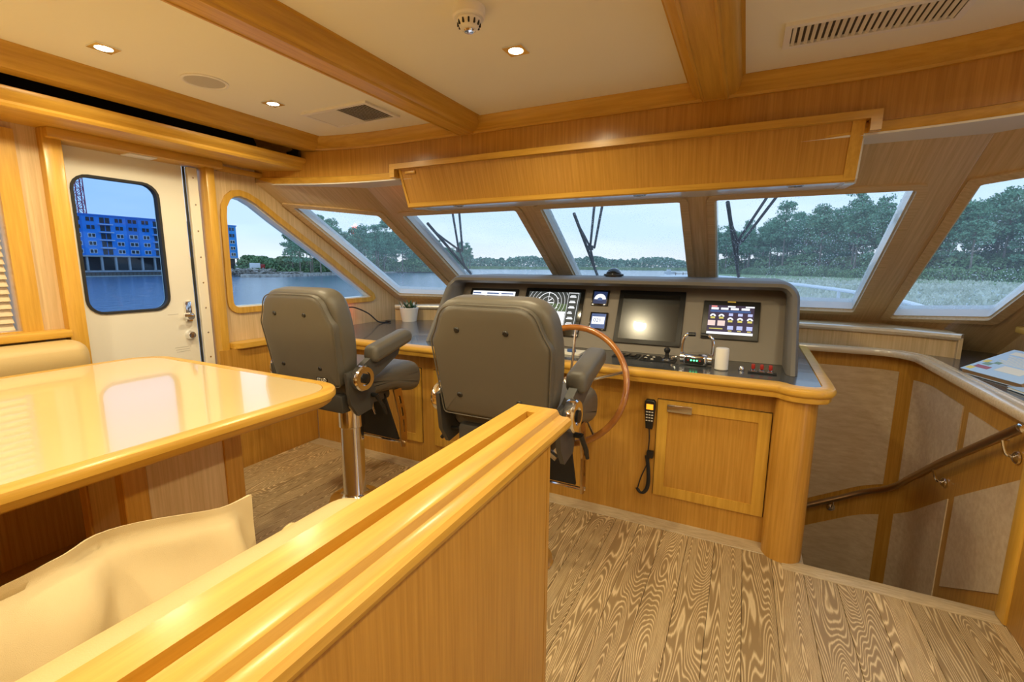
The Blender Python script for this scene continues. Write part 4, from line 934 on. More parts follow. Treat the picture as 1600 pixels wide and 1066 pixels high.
# settee along the port wall
st = empty('settee', (-2.85, .2, .2), 0, 'cream leather settee with rolled back under the blind window', 'settee')
ST2 = Matrix.Translation((2.85, -.2, -.2))
def stb(m, name, mat, parent=st, **k): return m.xf(ST2).build(name, mat, parent, **k)
stb(MB().box(PW + .005, -2.50, -1.9, 1.12, .201, .53), 'base', 'wood_z', smooth=False)
stb(MB().rbox(-2.97, -2.46, -1.9, 1.13, .53, .66, .045, 4), 'seat_cushion', 'cream_leather', ang=60)
bpz = round_poly([(-3.085, .66), (-2.95, .66), (-2.90, .94), (-2.93, 1.01), (-3.03, 1.02), (-3.085, .99)], .045, 4)
mm = MB().puff([(p[0], p[1]) for p in bpz], -1.12, 1.9, .06, 5).xf(Matrix.Scale(-1, 4, (0, 1, 0)))
stb(mm, 'back_cushion', 'cream_leather', ang=60)
# settee along the partition
s2 = empty('settee', (-.75, .2, .2), 0, 'cream leather settee with tufted back against the low partition', 'settee')
ST3 = Matrix.Translation((.75, -.2, -.2))
def s2b(m, name, mat, parent=s2, **k): return m.xf(ST3).build(name, mat, parent, **k)
s2b(MB().box(-1.10, -.54, -1.9, .64, .201, .53), 'base', 'wood_z', smooth=False)
s2b(MB().rbox(-1.12, -.66, -1.9, .66, .53, .66, .045, 4), 'seat_cushion', 'cream_leather', ang=60)
bpz = round_poly([(-.578, .55), (-.578, .925), (-.60, .95), (-.68, .95), (-.73, .91), (-.76, .66), (-.74, .55)], .04, 4)
bcu = s2b(MB().puff([(p[0], p[1]) for p in bpz], -.67, 1.9, .07, 6).xf(Matrix.Scale(-1, 4, (0, 1, 0))), 'back_cushion', 'cream_leather', ang=60)
for yy in (.52, .12, -.28): s2b(MB().lathe([(0, .006), (.010, .004), (.014, 0), (.014, -.01)], (0, 0, 0), 'z', 12).xf(Matrix.Translation((-.712, yy, .922)) @ Matrix.Rotation(R(-50), 4, 'Y')), 'tuft_button', 'cream_leather', bcu)

# pillow: soft square with flange, leaning on the partition settee
def pillow(loc, rot, label, W=.52, H=.50, T=.17):
    n = 34; m = MB(); rnd = random.Random(11)
    def hgt(u, v):
        a = max(0, 1 - abs(u) ** 2.4) * max(0, 1 - abs(v) ** 2.4); return a ** .55
    for side in (1, -1):
        for i in range(n + 1):
            for j in range(n + 1):
                u, v = -1 + 2 * i / n, -1 + 2 * j / n
                x = u * W / 2 * (1 - .07 * (1 - abs(v)) * abs(u)); y = v * H / 2 * (1 - .07 * (1 - abs(u)) * abs(v))
                # flange beyond 88 % stays flat
                uu, vv = max(-1, min(1, u / .88)), max(-1, min(1, v / .88))
                z = T / 2 * hgt(uu, vv) * side
                z += noise.noise(Vector((u * 2.2, v * 2.2, 1.3 + side))) * .022 * (.4 + hgt(uu, vv)) - abs(noise.noise(Vector((u * 4.2, v * 1.5, 4.3)))) * .030 * side * hgt(uu, vv) + noise.noise(Vector((u * 6, v * 1.6, 2.3))) * .012 + .045 * noise.noise(Vector((u * 1.9, v * 1.0, 9)))
                for fc, fd in ((-.30, .034), (.22, .040), (.62, .022)):
                    z -= fd * math.exp(-((u - fc - .25 * (v - .6)) / .11) ** 2) * max(0, min(1, (v + .25) * 1.3)) * (.08 + .92 * hgt(uu, vv)) * (1 if side > 0 else -.6)
                y += .020 * math.sin(u * 4.6 + .6) * max(0, v - .3)
                m.v.append(Vector((x, y, z + side * .0035)))
    k = (n + 1) ** 2
    for i in range(n):
        for j in range(n):
            a = i * (n + 1) + j; m.f.append((a, a + 1, a + n + 2, a + n + 1)); m.f.append((k + a, k + a + n + 1, k + a + n + 2, k + a + 1))
    bd = [i * (n + 1) for i in range(n + 1)] + [n * (n + 1) + j for j in range(1, n + 1)] + [i * (n + 1) + n for i in range(n - 1, -1, -1)] + [j for j in range(n - 1, 0, -1)]
    for q in range(len(bd)): a, b = bd[q], bd[(q + 1) % len(bd)]; m.f.append((a, b, k + b, k + a))
    e = m.build('pillow', 'cream_cloth', ang=75); e.location = loc; e.rotation_euler = rot
    return tag(e, label, 'pillow')
pillow((-.835, .25, .79), (R(76), R(6), R(90)), 'cream fabric pillow with flat flange leaning on the partition settee', W=.58, H=.38, T=.19)

# ================================================================== CEILING FIXTURES
def downlight(x, y, n):
    lb = {0: 'square recessed downlight on the far side of the round speaker from the vent', 1: 'square recessed downlight between the round speaker and slatted vent', 2: 'square recessed downlight on the ceiling panel of the smoke detector'}.get(n, 'square recessed downlight over the after part of the cabin')
    e = empty('downlight', (x, y, CZ), 0, lb, 'downlight', 'square ceiling downlights')
    o_ = [(-.042, -.042), (.042, -.042), (.042, .042), (-.042, .042)]; i_ = [(.03 * math.cos(2 * PI * k / 20), .03 * math.sin(2 * PI * k / 20)) for k in range(20)]
    MB().slab(o_, [i_], (0, 0, -.006), (1, 0, 0), (0, 1, 0), 0, .006).build('bezel', 'chrome', e, smooth=False)
    MB().lathe([(0, -.004), (.022, -.004), (.029, -.001), (.029, .0)], seg=20).build('bulb', 'lamp_glow', e)
    l_ = bpy.data.lights.new('downlight_lamp', 'SPOT'); l_.energy = LAMP_W; l_.color = LAMP_COL; l_.spot_size = R(164); l_.spot_blend = .5; l_.shadow_soft_size = .06
    lo = bpy.data.objects.new('downlight_lamp', l_); C.objects.link(lo); lo.parent = e; lo.location = (0, 0, -.02)
LP = [(-2.37, 1.08), (-2.34, 1.81), (-.89, 1.81), (-.89, .9), (-2.37, .25), (-.89, .0), (.62, 1.35), (.62, .45), (-.89, -1.0), (-2.37, -.8), (.62, -.6)]
for i, (x, y) in enumerate(LP): downlight(x, y, i)
def vent(x, y, wx, wy, label, nsl, slant, sw_=.0055, split=None):
    e = empty('ceiling_vent', (x, y, CZ), 0, label, 'vent')
    MB().slab(rect(-wx / 2, wx / 2, -wy / 2, wy / 2), [rect(-wx / 2 + .022, wx / 2 - .022, -wy / 2 + .022, wy / 2 - .022)], (0, 0, -.012), (1, 0, 0), (0, 1, 0), 0, .0118).build('frame', 'white_plastic', e, smooth=False)
    MB().box(-wx / 2 + .015, wx / 2 - .015, -wy / 2 + .015, wy / 2 - .015, -.0012, -.0004).build('backing', 'vent_dark', e, smooth=False)
    s0 = None
    for k in range(nsl):
        if split and k == nsl // 2: s0 = None; slant = split
        if s0 is None: o_ = s0 = MB().box(-sw_, sw_, -wy / 2 + .02, wy / 2 - .02, -.0008, .0008).xf(Matrix.Rotation(R(slant), 4, 'Y')).build('slat', 'white_plastic', e, smooth=False)
        else: o_ = s0.copy(); C.objects.link(o_); o_.parent = e
        o_.location = (-wx / 2 + .032 + k * (wx - .064) / (nsl - 1), 0, -.0085)
vent(-2.105, 2.13, .49, .28, 'slatted white ceiling vent between downlight and beam on the door side', 24, -28, .0062, 22)
vent(.325, 2.14, .53, .20, 'wide slatted white ceiling vent above the stair side of the fascia', 23, 35, .0065)
e = empty('ceiling_speaker', (-2.365, 1.47, CZ), 0, 'round flush ceiling speaker between two downlights', 'speaker')
MB().lathe([(.098, -.0), (.098, -.005), (.088, -.007), (.084, -.004), (.084, 0)], seg=40).build('rim', 'white_plastic', e); MB().lathe([(0, -.003), (.085, -.003), (.085, -.0005), (0, -.0005)], seg=40).build('grille', 'grey_grille', e)
e = empty('smoke_detector', (-.90, 1.47, CZ), 0, 'white smoke detector hanging from the middle ceiling panel', 'smoke detector')
MB().lathe([(0, 0), (.055, 0), (.055, -.028), (.05, -.034), (0, -.034)], seg=32).build('base', 'white_plastic', e)
MB().lathe([(0, -.034), (.040, -.034), (.042, -.04), (.030, -.062), (.024, -.066), (0, -.068)], seg=32).build('sensor', 'white_plastic', e)
for k in range(12): MB().rbox(.033, .040, -.003, .003, -.058, -.038, .001, 1).xf(Matrix.Rotation(2 * PI * k / 12, 4, 'Z')).build('slot', 'black', e)
MB().lathe([(0, -.068), (.018, -.068), (.016, -.074), (0, -.075)], seg=20).build('lens', 'chrome', e)

# ================================================================== OUTSIDE
WZ = -3.6
def water_mat():
    m, t, b = new_mat('water')
    b.inputs['Base Color'].default_value = (.12, .20, .28, 1); b.inputs['Roughness'].default_value = .14; b.inputs['Specular IOR Level'].default_value = .9
    tc = N(t, 'ShaderNodeTexCoord'); mp = N(t, 'ShaderNodeMapping'); mp.inputs['Scale'].default_value = (.5, 1.1, 1); mp.inputs['Rotation'].default_value = (0, 0, .5)
    n = N(t, 'ShaderNodeTexNoise'); n.inputs['Scale'].default_value = .9; n.inputs['Detail'].default_value = 6; n.inputs['Roughness'].default_value = .6
    t.links.new(tc.outputs['Object'], mp.inputs[0]); t.links.new(mp.outputs[0], n.inputs[0])
    bp = N(t, 'ShaderNodeBump'); bp.inputs['Strength'].default_value = .55; bp.inputs['Distance'].default_value = .35; t.links.new(n.outputs[0], bp.inputs['Height']); t.links.new(bp.outputs[0], b.inputs['Normal'])
def noisy(name, c1, c2, scale, rough=.9, det=5, stretch=(1, 1, 1)):
    m, t, b = new_mat(name); tc = N(t, 'ShaderNodeTexCoord'); mp = N(t, 'ShaderNodeMapping'); mp.inputs['Scale'].default_value = stretch
    n = N(t, 'ShaderNodeTexNoise'); n.inputs['Scale'].default_value = scale; n.inputs['Detail'].default_value = det
    oi = N(t, 'ShaderNodeObjectInfo'); ad = N(t, 'ShaderNodeVectorMath', operation='ADD'); t.links.new(tc.outputs['Object'], ad.inputs[0]); t.links.new(oi.outputs['Random'], ad.inputs[1])
    t.links.new(ad.outputs[0], mp.inputs[0]); t.links.new(mp.outputs[0], n.inputs[0]); r = ramp(t, [(.35, c1), (.65, c2)]); t.links.new(n.outputs[0], r.inputs[0])
    t.links.new(r.outputs[0], b.inputs['Base Color']); b.inputs['Roughness'].default_value = rough
water_mat()
noisy('marsh', (.42, .46, .40), (.66, .68, .60), .5); noisy('reed', (.46, .48, .36), (.74, .74, .60), .3)
noisy('grass_bank', (.16, .26, .10), (.34, .44, .20), .15); noisy('pine_leaf', (.13, .29, .18), (.30, .52, .33), .9); noisy('bush_leaf', (.13, .25, .11), (.31, .47, .22), 1.2)
noisy('far_leaf', (.16, .28, .19), (.30, .44, .30), .05); noisy('bark', (.16, .12, .09), (.38, .32, .27), 1.5, stretch=(1, 1, .3))
noisy('rubble', (.25, .22, .19), (.58, .54, .48), .8); noisy('sand', (.62, .52, .38), (.78, .70, .56), .2)
plain('blue_wrap', (.03, .33, .85), .6); plain('blue_dark', (.02, .24, .70), .6); plain('concrete', (.50, .49, .47), .8); plain('hollow', (.05, .055, .06), .8); plain('white_frame', (.8, .82, .84), .5); plain('crane_red', (.45, .05, .10), .5)
plain('gelcoat', (.82, .83, .84), .25, coat=.4); plain('wake_foam', (.9, .92, .94), .8); plain('timber', (.24, .20, .16), .9); plain('pile_brown', (.20, .15, .11), .9)
o = MB().add([(-3000, -1500, WZ), (3000, -1500, WZ), (3000, 3500, WZ), (-3000, 3500, WZ)], [(0, 1, 2, 3)]).build('water', 'water', smooth=False)
tag(o, 'rippled blue-grey river water outside the windows', 'water', kind='stuff')
# marsh on the stair side
mz = WZ + .9
mo = [(9, -60), (8, 8), (5, 30), (0, 70), (-8, 150), (-16, 240), (-20, 330), (60, 400), (420, 420), (420, -60)]
mw = MB().slab(mo, [], (0, 0, WZ - .2), (1, 0, 0), (0, 1, 0), 0, mz - WZ + .2).build('marsh_bank', 'marsh', smooth=False)
tag(mw, 'pale reed marsh bank outside the stair-side windows', 'marsh', kind='stuff')
rd = MB(); rnd = random.Random(21)
for k in range(26000):
    y = 10 + 190 * rnd.random() ** 1.5; x = rnd.uniform(-.09 * y + 6, 1.15 * y + 20)
    if x < 6 - .11 * y + 2: continue
    h = rnd.uniform(.5, 1.2) * (.7 + .5 * noise.noise(Vector((x * .05, y * .05, 0)))); a = rnd.uniform(0, PI); wd = rnd.uniform(.10, .30) * (1 + y / 80)
    dx, dy = math.cos(a) * wd, math.sin(a) * wd; bx, by = rnd.uniform(-.3, .3), rnd.uniform(-.3, .3)
    rd.add([(x - dx, y - dy, mz - .02), (x + dx, y + dy, mz - .02), (x + bx, y + by, mz + h)], [(0, 1, 2)])
rdo = rd.build('marsh_reeds', 'reed', smooth=False); tag(rdo, 'thick pale reeds growing on the marsh bank', 'reeds', kind='stuff')
o = MB().slab([(-14, 200), (30, 160), (80, 150), (160, 130), (300, 90), (300, 330), (-10, 345)], [], (0, 0, mz), (1, 0, 0), (0, 1, 0), .002, .35).build('grass_rise', 'grass_bank', smooth=False)
tag(o, 'green grass strip at the foot of the stair-side pines', 'grass', kind='stuff')

# trees: prototypes, then copies
def pine(seed, H, crown0, R_, name='pine_tree'):
    rnd = random.Random(seed); e = bpy.data.objects.new(name, None); C.objects.link(e)
    lean = (rnd.uniform(-.5, .5), rnd.uniform(-.5, .5))
    m = MB().tube([(lean[0] * q * q, lean[1] * q * q, H * q) for q in (0, .3, .6, .85, .97)], [.34, .27, .2, .12, .05], 7)
    for k in range(9):
        z = H * rnd.uniform(crown0 - .05, .9); a = rnd.uniform(0, 2 * PI); L_ = R_ * rnd.uniform(.5, .95); m.tube([(lean[0] * (z / H) ** 2, lean[1] * (z / H) ** 2, z), (L_ * math.cos(a), L_ * math.sin(a), z + L_ * .35)], [.09, .03], 5)
    m.build('trunk', 'bark', e)
    cl = []
    for k in range(30):
        z = H * rnd.uniform(crown0, .97); q = (z / H - crown0) / (1 - crown0); rr = R_ * (1.0 - .65 * q) * rnd.uniform(.25, .95); a = rnd.uniform(0, 2 * PI)
        cl.append((Vector((rr * math.cos(a), rr * math.sin(a), z)), rnd.uniform(1.1, 2.0) * R_ / 3.4))
    m = MB()
    for c_, s_ in cl:
        for k in range(95):
            d = Vector((rnd.gauss(0, 1), rnd.gauss(0, 1), rnd.gauss(0, .6))).normalized() * s_ * rnd.uniform(.55, 1.08); d.z *= .62
            p = c_ + d; u = Vector((rnd.gauss(0, 1), rnd.gauss(0, 1), rnd.gauss(0, 1))).normalized(); v = u.cross(Vector((rnd.gauss(0, 1), rnd.gauss(0, 1), rnd.gauss(0, 1)))).normalized(); q = rnd.uniform(.22, .46)
            m.add([p - u * q, p + v * q * .7, p + u * q, p - v * q * .7], [(0, 1, 2, 3)])
    m.build('crown', 'pine_leaf', e, smooth=False)
    return e
def bush(seed, name='bush'):
    rnd = random.Random(seed); e = bpy.data.objects.new(name, None); C.objects.link(e); m = MB()
    for k in range(1300):
        a = rnd.uniform(0, 2 * PI); z = rnd.random(); rr = 1.6 * math.sqrt(max(0, 1 - (z * .95) ** 2)) * rnd.uniform(.6, 1.05)
        p = Vector((rr * math.cos(a), rr * math.sin(a), z * 1.9)); u = Vector((rnd.gauss(0, 1), rnd.gauss(0, 1), rnd.gauss(0, 1))).normalized(); v = u.cross(Vector((rnd.gauss(0, 1), rnd.gauss(0, 1), rnd.gauss(0, 1)))).normalized(); q = rnd.uniform(.07, .16)
        m.add([p - u * q, p + v * q, p + u * q, p - v * q], [(0, 1, 2, 3)])
    m.build('foliage', 'bush_leaf', e, smooth=False); MB().tube([(0, 0, 0), (.05, 0, .9), (0, .1, 1.5)], [.12, .08, .03], 5).tube([(0, 0, .2), (.5, .2, 1.2)], [.06, .02], 5).build('stem', 'bark', e)
    return e
protos = [pine(1, 24, .36, 4.6), pine(2, 26, .44, 4.2), pine(3, 22, .28, 4.9), pine(4, 25, .48, 4.4)]
bprotos = [bush(5), bush(6)]
used = {}
def put(pro, loc, sc, label, cat, group):
    o = pro if id(pro) not in used else copy_tree(pro); used[id(pro)] = 1
    o.location = loc; o.scale = (sc, sc, sc * random.uniform(.92, 1.08)); o.rotation_euler = (0, 0, random.uniform(0, 6.28)); tag(o, label, cat, group)
def polar(px, dist, z):
    d = ray(px, 417); d = Vector((d.x, d.y, 0)).normalized(); return Vector((d.x * dist, d.y * dist, z))
rnd = random.Random(9)
G1 = ('tall pine with dark green crown beyond the pale reed marsh', 'tree', 'pines beyond the marsh')
def spread(n, gen, dmin):
    pts = []; tries = 0
    while len(pts) < n and tries < n * 60:
        tries += 1; p, x = gen()
        if all((p.x - q.x) ** 2 + (p.y - q.y) ** 2 > dmin * dmin for q, _ in pts): pts.append((p, x))
    return pts
def g1():
    px = rnd.uniform(1105, 1740); f = min((px - 1105) / 300, 1); return polar(px, 285 - 75 * f + rnd.uniform(0, 75), mz + .3), px
for k, (p, px) in enumerate(spread(105, g1, 8.5)): put(protos[k % 4], p, rnd.uniform(1.02, 1.36) * (1.0 if px > 1190 else .85), *G1)
def g1b():
    px = rnd.uniform(1110, 1720); f = min((px - 1105) / 300, 1); return polar(px, 278 - 75 * f - rnd.uniform(0, 10), mz + .3), px
for k, (p, px) in enumerate(spread(60, g1b, 3.2)): put(bprotos[k % 2], p, rnd.uniform(1.3, 2.3), 'round green bush at the foot of the marsh pines', 'bush', 'bushes below the marsh pines')
def g1c():
    px = rnd.uniform(1108, 1740); f = min((px - 1105) / 300, 1); return polar(px, 292 - 75 * f + rnd.uniform(0, 80), mz + .3), px
for k, (p, px) in enumerate(spread(60, g1c, 7)): put(bprotos[k % 2], p, rnd.uniform(3.4, 5.4), 'broad low leafy tree growing under the marsh pines', 'tree', 'understorey trees below the marsh pines')
# far bank ahead and on the door side
lb = at_z(372, 434, WZ)
bank = MB().slab([(at_z(x, y, WZ).x, at_z(x, y, WZ).y) for x, y in ((376, 434), (450, 433), (520, 430), (600, 427), (690, 424))] + [(p.x, p.y) for p in (polar(690, 700, 0), polar(450, 700, 0), polar(376, 600, 0))], [], (0, 0, WZ - .3), (1, 0, 0), (0, 1, 0), 0, 1.1).build('far_shore', 'rubble', smooth=False)
tag(bank, 'rubble shore below the blue building and pines', 'shore', kind='stuff')
G2 = ('pine standing on the shore beyond the angled corner pane', 'tree', 'pines on the door-side shore')
def g2():
    px = rnd.uniform(455, 735); base = at_z(px, 432 - (px - 470) * .03, WZ); return polar(px, math.hypot(base.x, base.y) * rnd.uniform(1.02, 1.4), WZ + .8), px
for k, (p, px) in enumerate(spread(80, g2, 7.5)): put(protos[k % 4], p, rnd.uniform(.7, 1.0) * (1.05 if px < 640 else .72) * (math.hypot(p.x, p.y) / 250) ** .5, *G2)
G3 = ('low leafy tree on the shore beside the blue building', 'tree', 'low trees beside the blue building')
def g3():
    px = rnd.uniform(386, 700); base = at_z(px, 430 - (px - 370) * .01, WZ); return polar(px, math.hypot(base.x, base.y) * rnd.uniform(1.05, 1.25), WZ + .7), px
for k, (p, px) in enumerate(spread(75, g3, 5.5)): put(bprotos[k % 2], p, rnd.uniform(2.4, 4.2), *G3)
ft = MB(); rnd = random.Random(33)
for k in range(15000):
    px = rnd.uniform(640, 1130); dist = rnd.uniform(720, 820); c_ = polar(px, dist, WZ); top_ = 16 + 7 * noise.noise(Vector((px * .02, 0, 3))) + 4 * noise.noise(Vector((px * .15, 0, 5)))
    z = WZ + top_ * rnd.random() ** .7; q = rnd.uniform(.9, 1.9); u = Vector((rnd.gauss(0, 1), rnd.gauss(0, 1), rnd.gauss(0, 1))).normalized() * q; v = u.cross(Vector((rnd.gauss(0, 1), rnd.gauss(0, 1), 1))).normalized() * q
    p = Vector((c_.x, c_.y, z)); ft.add([p - u, p - v, p + u, p + v], [(0, 1, 2, 3)])
fo = ft.build('far_treeline', 'far_leaf', smooth=False); tag(fo, 'distant hazy treeline across the river ahead', 'treeline', kind='stuff')
rr_ = MB()
for k in range(7000):
    px = rnd.uniform(690, 1120); dist = rnd.uniform(560, 690); c_ = polar(px, dist, WZ); q = rnd.uniform(1, 2.5); h = rnd.uniform(1.5, 3.5)
    rr_.add([(c_.x - q, c_.y, WZ), (c_.x + q, c_.y + q * .3, WZ), (c_.x, c_.y, WZ + h)], [(0, 1, 2)])
o = rr_.build('far_reeds', 'grass_bank', smooth=False); tag(o, 'green reed fringe in front of the distant treeline', 'reeds', kind='stuff')

# blue building
bl0 = at_z(95, 433, WZ); bx = bl0.x - 9
def onb(px, py): return at_x(px, py, bx)
yb0 = onb(60, 400).y; yb1 = onb(372, 400).y
zg = WZ + 2.0; z1 = onb(200, 400).z; zt = onb(200, 341).z
bd = empty('apartment_building', (bx, yb0, zg), 0, 'bright blue wrapped apartment building under construction across the water', 'building')
BT = Matrix.Translation((-bx, -yb0, -zg))
def bb(m, name, mat, parent=bd, **k): return m.xf(BT).build(name, mat, parent, smooth=False, **k)
wall = bb(MB().box(bx - 16, bx, yb0, yb1, z1, zt), 'upper_wall', 'blue_wrap')
bb(MB().box(bx - 16, bx - 2.5, yb0, yb1, zg, z1), 'ground_floor', 'hollow')
bb(MB().box(bx - 16.3, bx + .3, yb0 - .3, yb1 + .3, zt, zt + .5), 'parapet', 'blue_dark'); bb(MB().box(bx - 16, bx + .5, yb0, yb1, z1 - .5, z1), 'floor_slab', 'concrete')
fh = (zt - z1) / 5; L_ = yb1 - yb0; bay = L_ / 16
for k in range(17): bb(MB().box(bx - .8, bx, yb0 + k * bay - .3, yb0 + k * bay + .3, zg, z1 - .5), 'column', 'concrete')
for k in range(16):
    y0 = yb0 + k * bay; kind = k % 4
    if kind in (0, 2) :
        bb(MB().box(bx - .05, bx + .12, y0 + .2, y0 + bay - .2, z1, zt), 'bay_panel', 'blue_dark', wall) if kind == 2 else None
    for f in range(5):
        za = z1 + f * fh
        if kind == 0:
            bb(MB().box(bx - .02, bx + .06, y0 + bay * .15, y0 + bay * .85, za + .3, za + fh * .82), 'opening', 'hollow', wall)
            if f < 4: bb(MB().box(bx - .1, bx + 1.3, y0 + .1, y0 + bay - .1, za + fh - .28, za + fh), 'balcony', 'white_frame', wall)
            bb(MB().box(bx + .05, bx + .12, y0 + bay * .47, y0 + bay * .53, za + .3, za + fh * .82), 'mullion', 'blue_dark', wall)
        else:
            yc = y0 + bay * .5; ww = bay * (.26 if kind != 2 else .32)
            if f < 3:
                fr_ = bb(MB().box(bx + .0, bx + .16, yc - ww, yc + ww, za + fh * .25, za + fh * .80), 'window', 'white_frame', wall)
                for q in (-1, 1): bb(MB().box(bx + .14, bx + .19, *sorted((yc + q * ww * .12, yc + q * ww * .86)), za + fh * .32, za + fh * .73), 'pane', 'hollow', wall)
            else:
                bb(MB().box(bx - .02, bx + .16, yc - ww, yc + ww, za + fh * .3, za + fh * .78), 'opening', 'hollow', wall)
                bb(MB().box(bx + .14, bx + .19, yc - .15, yc + .15, za + fh * .3, za + fh * .78), 'mullion', 'blue_dark', wall)
# sea wall in front, sand and rubble
swl = empty('sea_wall', (bl0.x, yb0, WZ), 0, 'piled timber sea wall along the water below the blue building', 'sea wall')
SWT = Matrix.Translation((-bl0.x, -yb0, -WZ))
MB().box(bl0.x - 1, bl0.x, yb0 - 20, yb1 + 5, WZ - .2, WZ + 1.5).xf(SWT).build('wall', 'timber', swl, smooth=False); MB().box(bl0.x - 1.2, bl0.x + .3, yb0 - 20, yb1 + 5, WZ + 1.5, WZ + 1.8).xf(SWT).build('cap', 'concrete', swl, smooth=False)
MB().box(bl0.x, bl0.x + .6, yb0 - 20, yb1 + 5, WZ - .2, WZ + .22).xf(SWT).build('waterline_beam', 'sand', swl, smooth=False)
pp = None
for k in range(70):
    if pp is None: o = pp = MB().lathe([(0, 0), (.22, 0), (.22, 1.35), (0, 1.4)], (.25, 0, -.1), 'z', 8).build('pile', 'pile_brown', swl)
    else: o = pp.copy(); C.objects.link(o); o.parent = swl
    o.location = (0, -15 + k * (L_ + 18) / 70, 0)
MB().box(bl0.x - 28, bl0.x - .5, yb0 - 20, yb1 + .5, WZ + .5, zg).xf(SWT).build('fill', 'rubble', swl, smooth=False)
rub = MB(); rnd = random.Random(4)
for k in range(500):
    px = rnd.uniform(356, 470); c_ = at_z(px, 432, WZ); d_ = rnd.uniform(1.0, 1.09); s_ = rnd.uniform(.4, 1.4); p = Vector((c_.x * d_, c_.y * d_, WZ + rnd.uniform(.5, 2.6) * (1 if px < 430 else .5)))
    vs_ = [p + Vector((rnd.uniform(-s_, s_), rnd.uniform(-s_, s_), rnd.uniform(-.5 * s_, .6 * s_))) for _ in range(6)]
    rub.add(vs_, [(0, 1, 2), (0, 2, 3), (0, 3, 4), (0, 4, 5), (1, 2, 3), (3, 4, 5), (1, 5, 4), (2, 4, 5)])
o = rub.build('rubble_heap', 'rubble', smooth=False); tag(o, 'heaped grey rubble on the shore beside the blue building', 'rubble', kind='stuff')
tk = at_z(402, 431, WZ); tkv = Vector((tk.x * 1.07, tk.y * 1.07, WZ + 2.2))
e = empty('work_truck', tkv, R(60), 'small white and red work truck parked on the rubble shore', 'truck')
MB().rbox(-2.6, 1.4, -1.1, 1.1, .8, 2.9, .1).build('box', 'white_frame', e); MB().rbox(1.5, 3.2, -1.0, 1.0, .6, 2.4, .25).build('cab', 'red', e)
for xx in (-1.8, 2.3):
    for yy in (-1, 1): MB().lathe([(0, -.15), (.45, -.15), (.45, .15), (0, .15)], (xx, yy, .45), 'y', 14).build('wheel', 'black_rubber', e)
# tower crane mast
cm0 = at_x(128, 340, bx - 12); 
e = empty('tower_crane', (cm0.x, cm0.y, zt), 0, 'red lattice tower crane mast rising over the blue building', 'crane')
m = MB(); cw = 1.15
for sx in (-1, 1):
    for sy in (-1, 1): m.box(sx * cw - .13, sx * cw + .13, sy * cw - .13, sy * cw + .13, -5, 30)
m.build('mast_legs', 'crane_red', e, smooth=False); m = MB()
for k in range(14):
    z = -4 + k * 2.4; s_ = 1 if k % 2 else -1
    for q in (-1, 1):
        m.tube([(q * cw, -cw * s_, z), (q * cw, cw * s_, z + 2.4)], .10, 4); m.tube([(-cw * s_, q * cw, z), (cw * s_, q * cw, z + 2.4)], .10, 4); m.tube([(q * cw, -cw, z), (q * cw, cw, z)], .09, 4)
m.build('lattice', 'crane_red', e, smooth=False)
# small boat ahead with wake, dock
bp_ = polar(1046, 330, WZ)
e = empty('motor_boat', bp_, R(20), 'small white motor boat far ahead on the river', 'boat')
hull = [(-3.2, -1.1), (2.0, -1.2), (4.2, 0), (2.0, 1.2), (-3.2, 1.1)]
MB().slab(hull, [], (0, 0, -.1), (1, 0, 0), (0, 1, 0), 0, 1.3).build('hull', 'gelcoat', e, smooth=False); MB().rbox(-1.6, 1.0, -.9, .9, 1.2, 2.7, .15).build('cabin', 'gelcoat', e); MB().rbox(-1.7, .8, -1.0, 1.0, 2.9, 3.05, .05).tube([(-1.2, 0, 2.6), (-1.2, 0, 4.2)], .06, 6).build('hard_top', 'gelcoat', e)
dk = polar(1068, 260, WZ); e = empty('fishing_dock', dk, R(10), 'low timber dock on piles far ahead near the marsh', 'dock')
MB().box(-4, 4, -1, 1, 1.0, 1.25).build('deck', 'timber', e, smooth=False)
for q in (-3.6, 0, 3.6):
    for yy in (-.8, .8): MB().lathe([(0, -.3), (.16, -.3), (.16, 1.8), (0, 1.85)], (q, yy, 0), 'z', 8).build('pile', 'pile_brown', e)
# own foredeck, bow rail and wipers; unseen white side decks added to reflect daylight
for a_, b_, lb_ in ((PW - 1.0, PW - .12, 'unseen white side deck outside the white door'), (SW + .12, SW + 1.0, 'unseen white side deck outside the open stair-side doorway')):
    o = MB().box(a_, b_, -3, 3.9, -.12, -.05).build('side_deck', 'gelcoat', smooth=False); tag(o, lb_, 'deck')
o = MB().slab([(-2.7, 4.0), (1.1, 4.0), (1.2, 6.0), (.6, 8.5), (X0, 11), (-2.3, 8.5), (-2.9, 6.0)], [], (0, 0, .30), (1, 0, 0), (0, 1, 0), -.2, 0).build('foredeck', 'gelcoat', smooth=False); tag(o, 'white foredeck of the yacht below the windshield', 'deck')
cw_ = MB().box(-2.75, 1.1, 4.20, 4.45, .30, .93).build('cabin_coaming', 'gelcoat', smooth=False); tag(cw_, 'white cabin coaming outside under the windshield', 'coaming')
e = empty('bow_rail', (X0, 8, .3), 0, 'white tubular bow rail around the foredeck', 'rail')
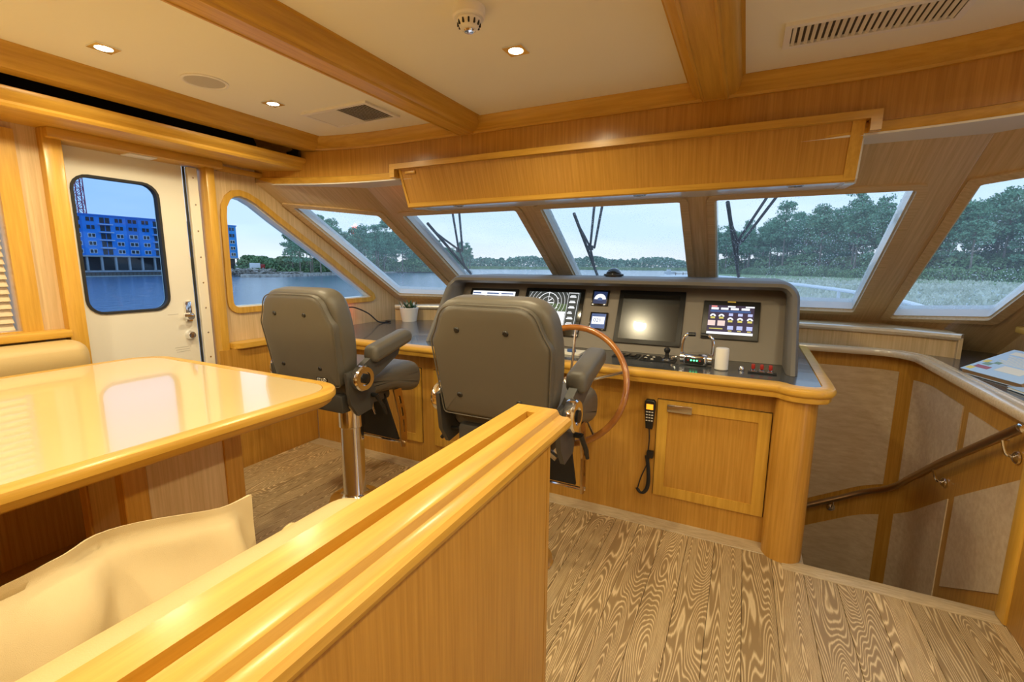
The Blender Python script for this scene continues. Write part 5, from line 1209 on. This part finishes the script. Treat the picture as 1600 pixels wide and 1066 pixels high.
rp_ = [(1.55, 5.0, 1.0), (1.5, 6.2, 1.05), (1.15, 7.6, 1.10), (.3, 9.6, 1.15), (X0, 10.9, 1.2), (-1.9, 9.6, 1.15), (-2.8, 7.6, 1.10), (-3.15, 6.2, 1.05), (-3.2, 5.0, 1.0)]
O_ = Vector(e.location)
MB().tube([Vector(p) - O_ for p in smooth_path(rp_, 6)], .024, 8).build('top_rail', 'gelcoat', e)
for p in rp_[1:-1]: MB().tube([Vector(p) - O_, Vector((p[0], p[1], .305)) - O_], .02, 8).build('stanchion', 'gelcoat', e)
def wpt(px, py, d=.14):
    # point on the plane just outside the windshield glass
    n_ = Vector(WU).cross(Vector(WV)).normalized(); p0 = Vector(WP0) + n_ * d; r_ = ray(px, py); t = (p0 - CAM).dot(n_) / r_.dot(n_); return CAM + r_ * t
def wiper(top_, bot, mid, armA, armB, label):
    e = empty('windshield_wiper', (0, 0, 0), 0, label, 'wiper', None)
    A_, B_ = wpt(*top_, .10), wpt(*bot, .10); Mi = wpt(*mid, .16); e.location = Mi
    O_ = Vector(Mi)
    MB().tube([A_ - O_, B_ - O_], .012, 6).build('blade', 'black_rubber', e)
    q = [A_.lerp(B_, .15), A_.lerp(B_, .35) + Vector((0, .0, .03)), Mi + Vector((0, 0, .01)), A_.lerp(B_, .85)]
    MB().tube([p - O_ for p in q], .009, 6).build('blade_carrier', 'black', e)
    for a_ in (armA, armB): MB().tube([wpt(*a_, .17) - O_, Mi - O_ + (wpt(*a_, .17) - wpt(*armA, .17)) * .6], .009, 6).build('arm', 'black', e)
    MB().lathe([(0, -.015), (.026, -.015), (.026, .02), (0, .025)], seg=12).build('pivot', 'black', e)
wiper((668, 349), (736, 428), (717, 392), (706, 326), (717, 326), 'black wiper with twin arms outside the door-side windshield pane')
wiper((897, 334), (934, 432), (922, 388), (929, 318), (942, 316), 'black wiper with twin arms outside the middle windshield pane')
wiper((1137, 316), (1154, 432), (1152, 378), (1200, 306), (1216, 304), 'black wiper with twin arms outside the pane above the engine display')
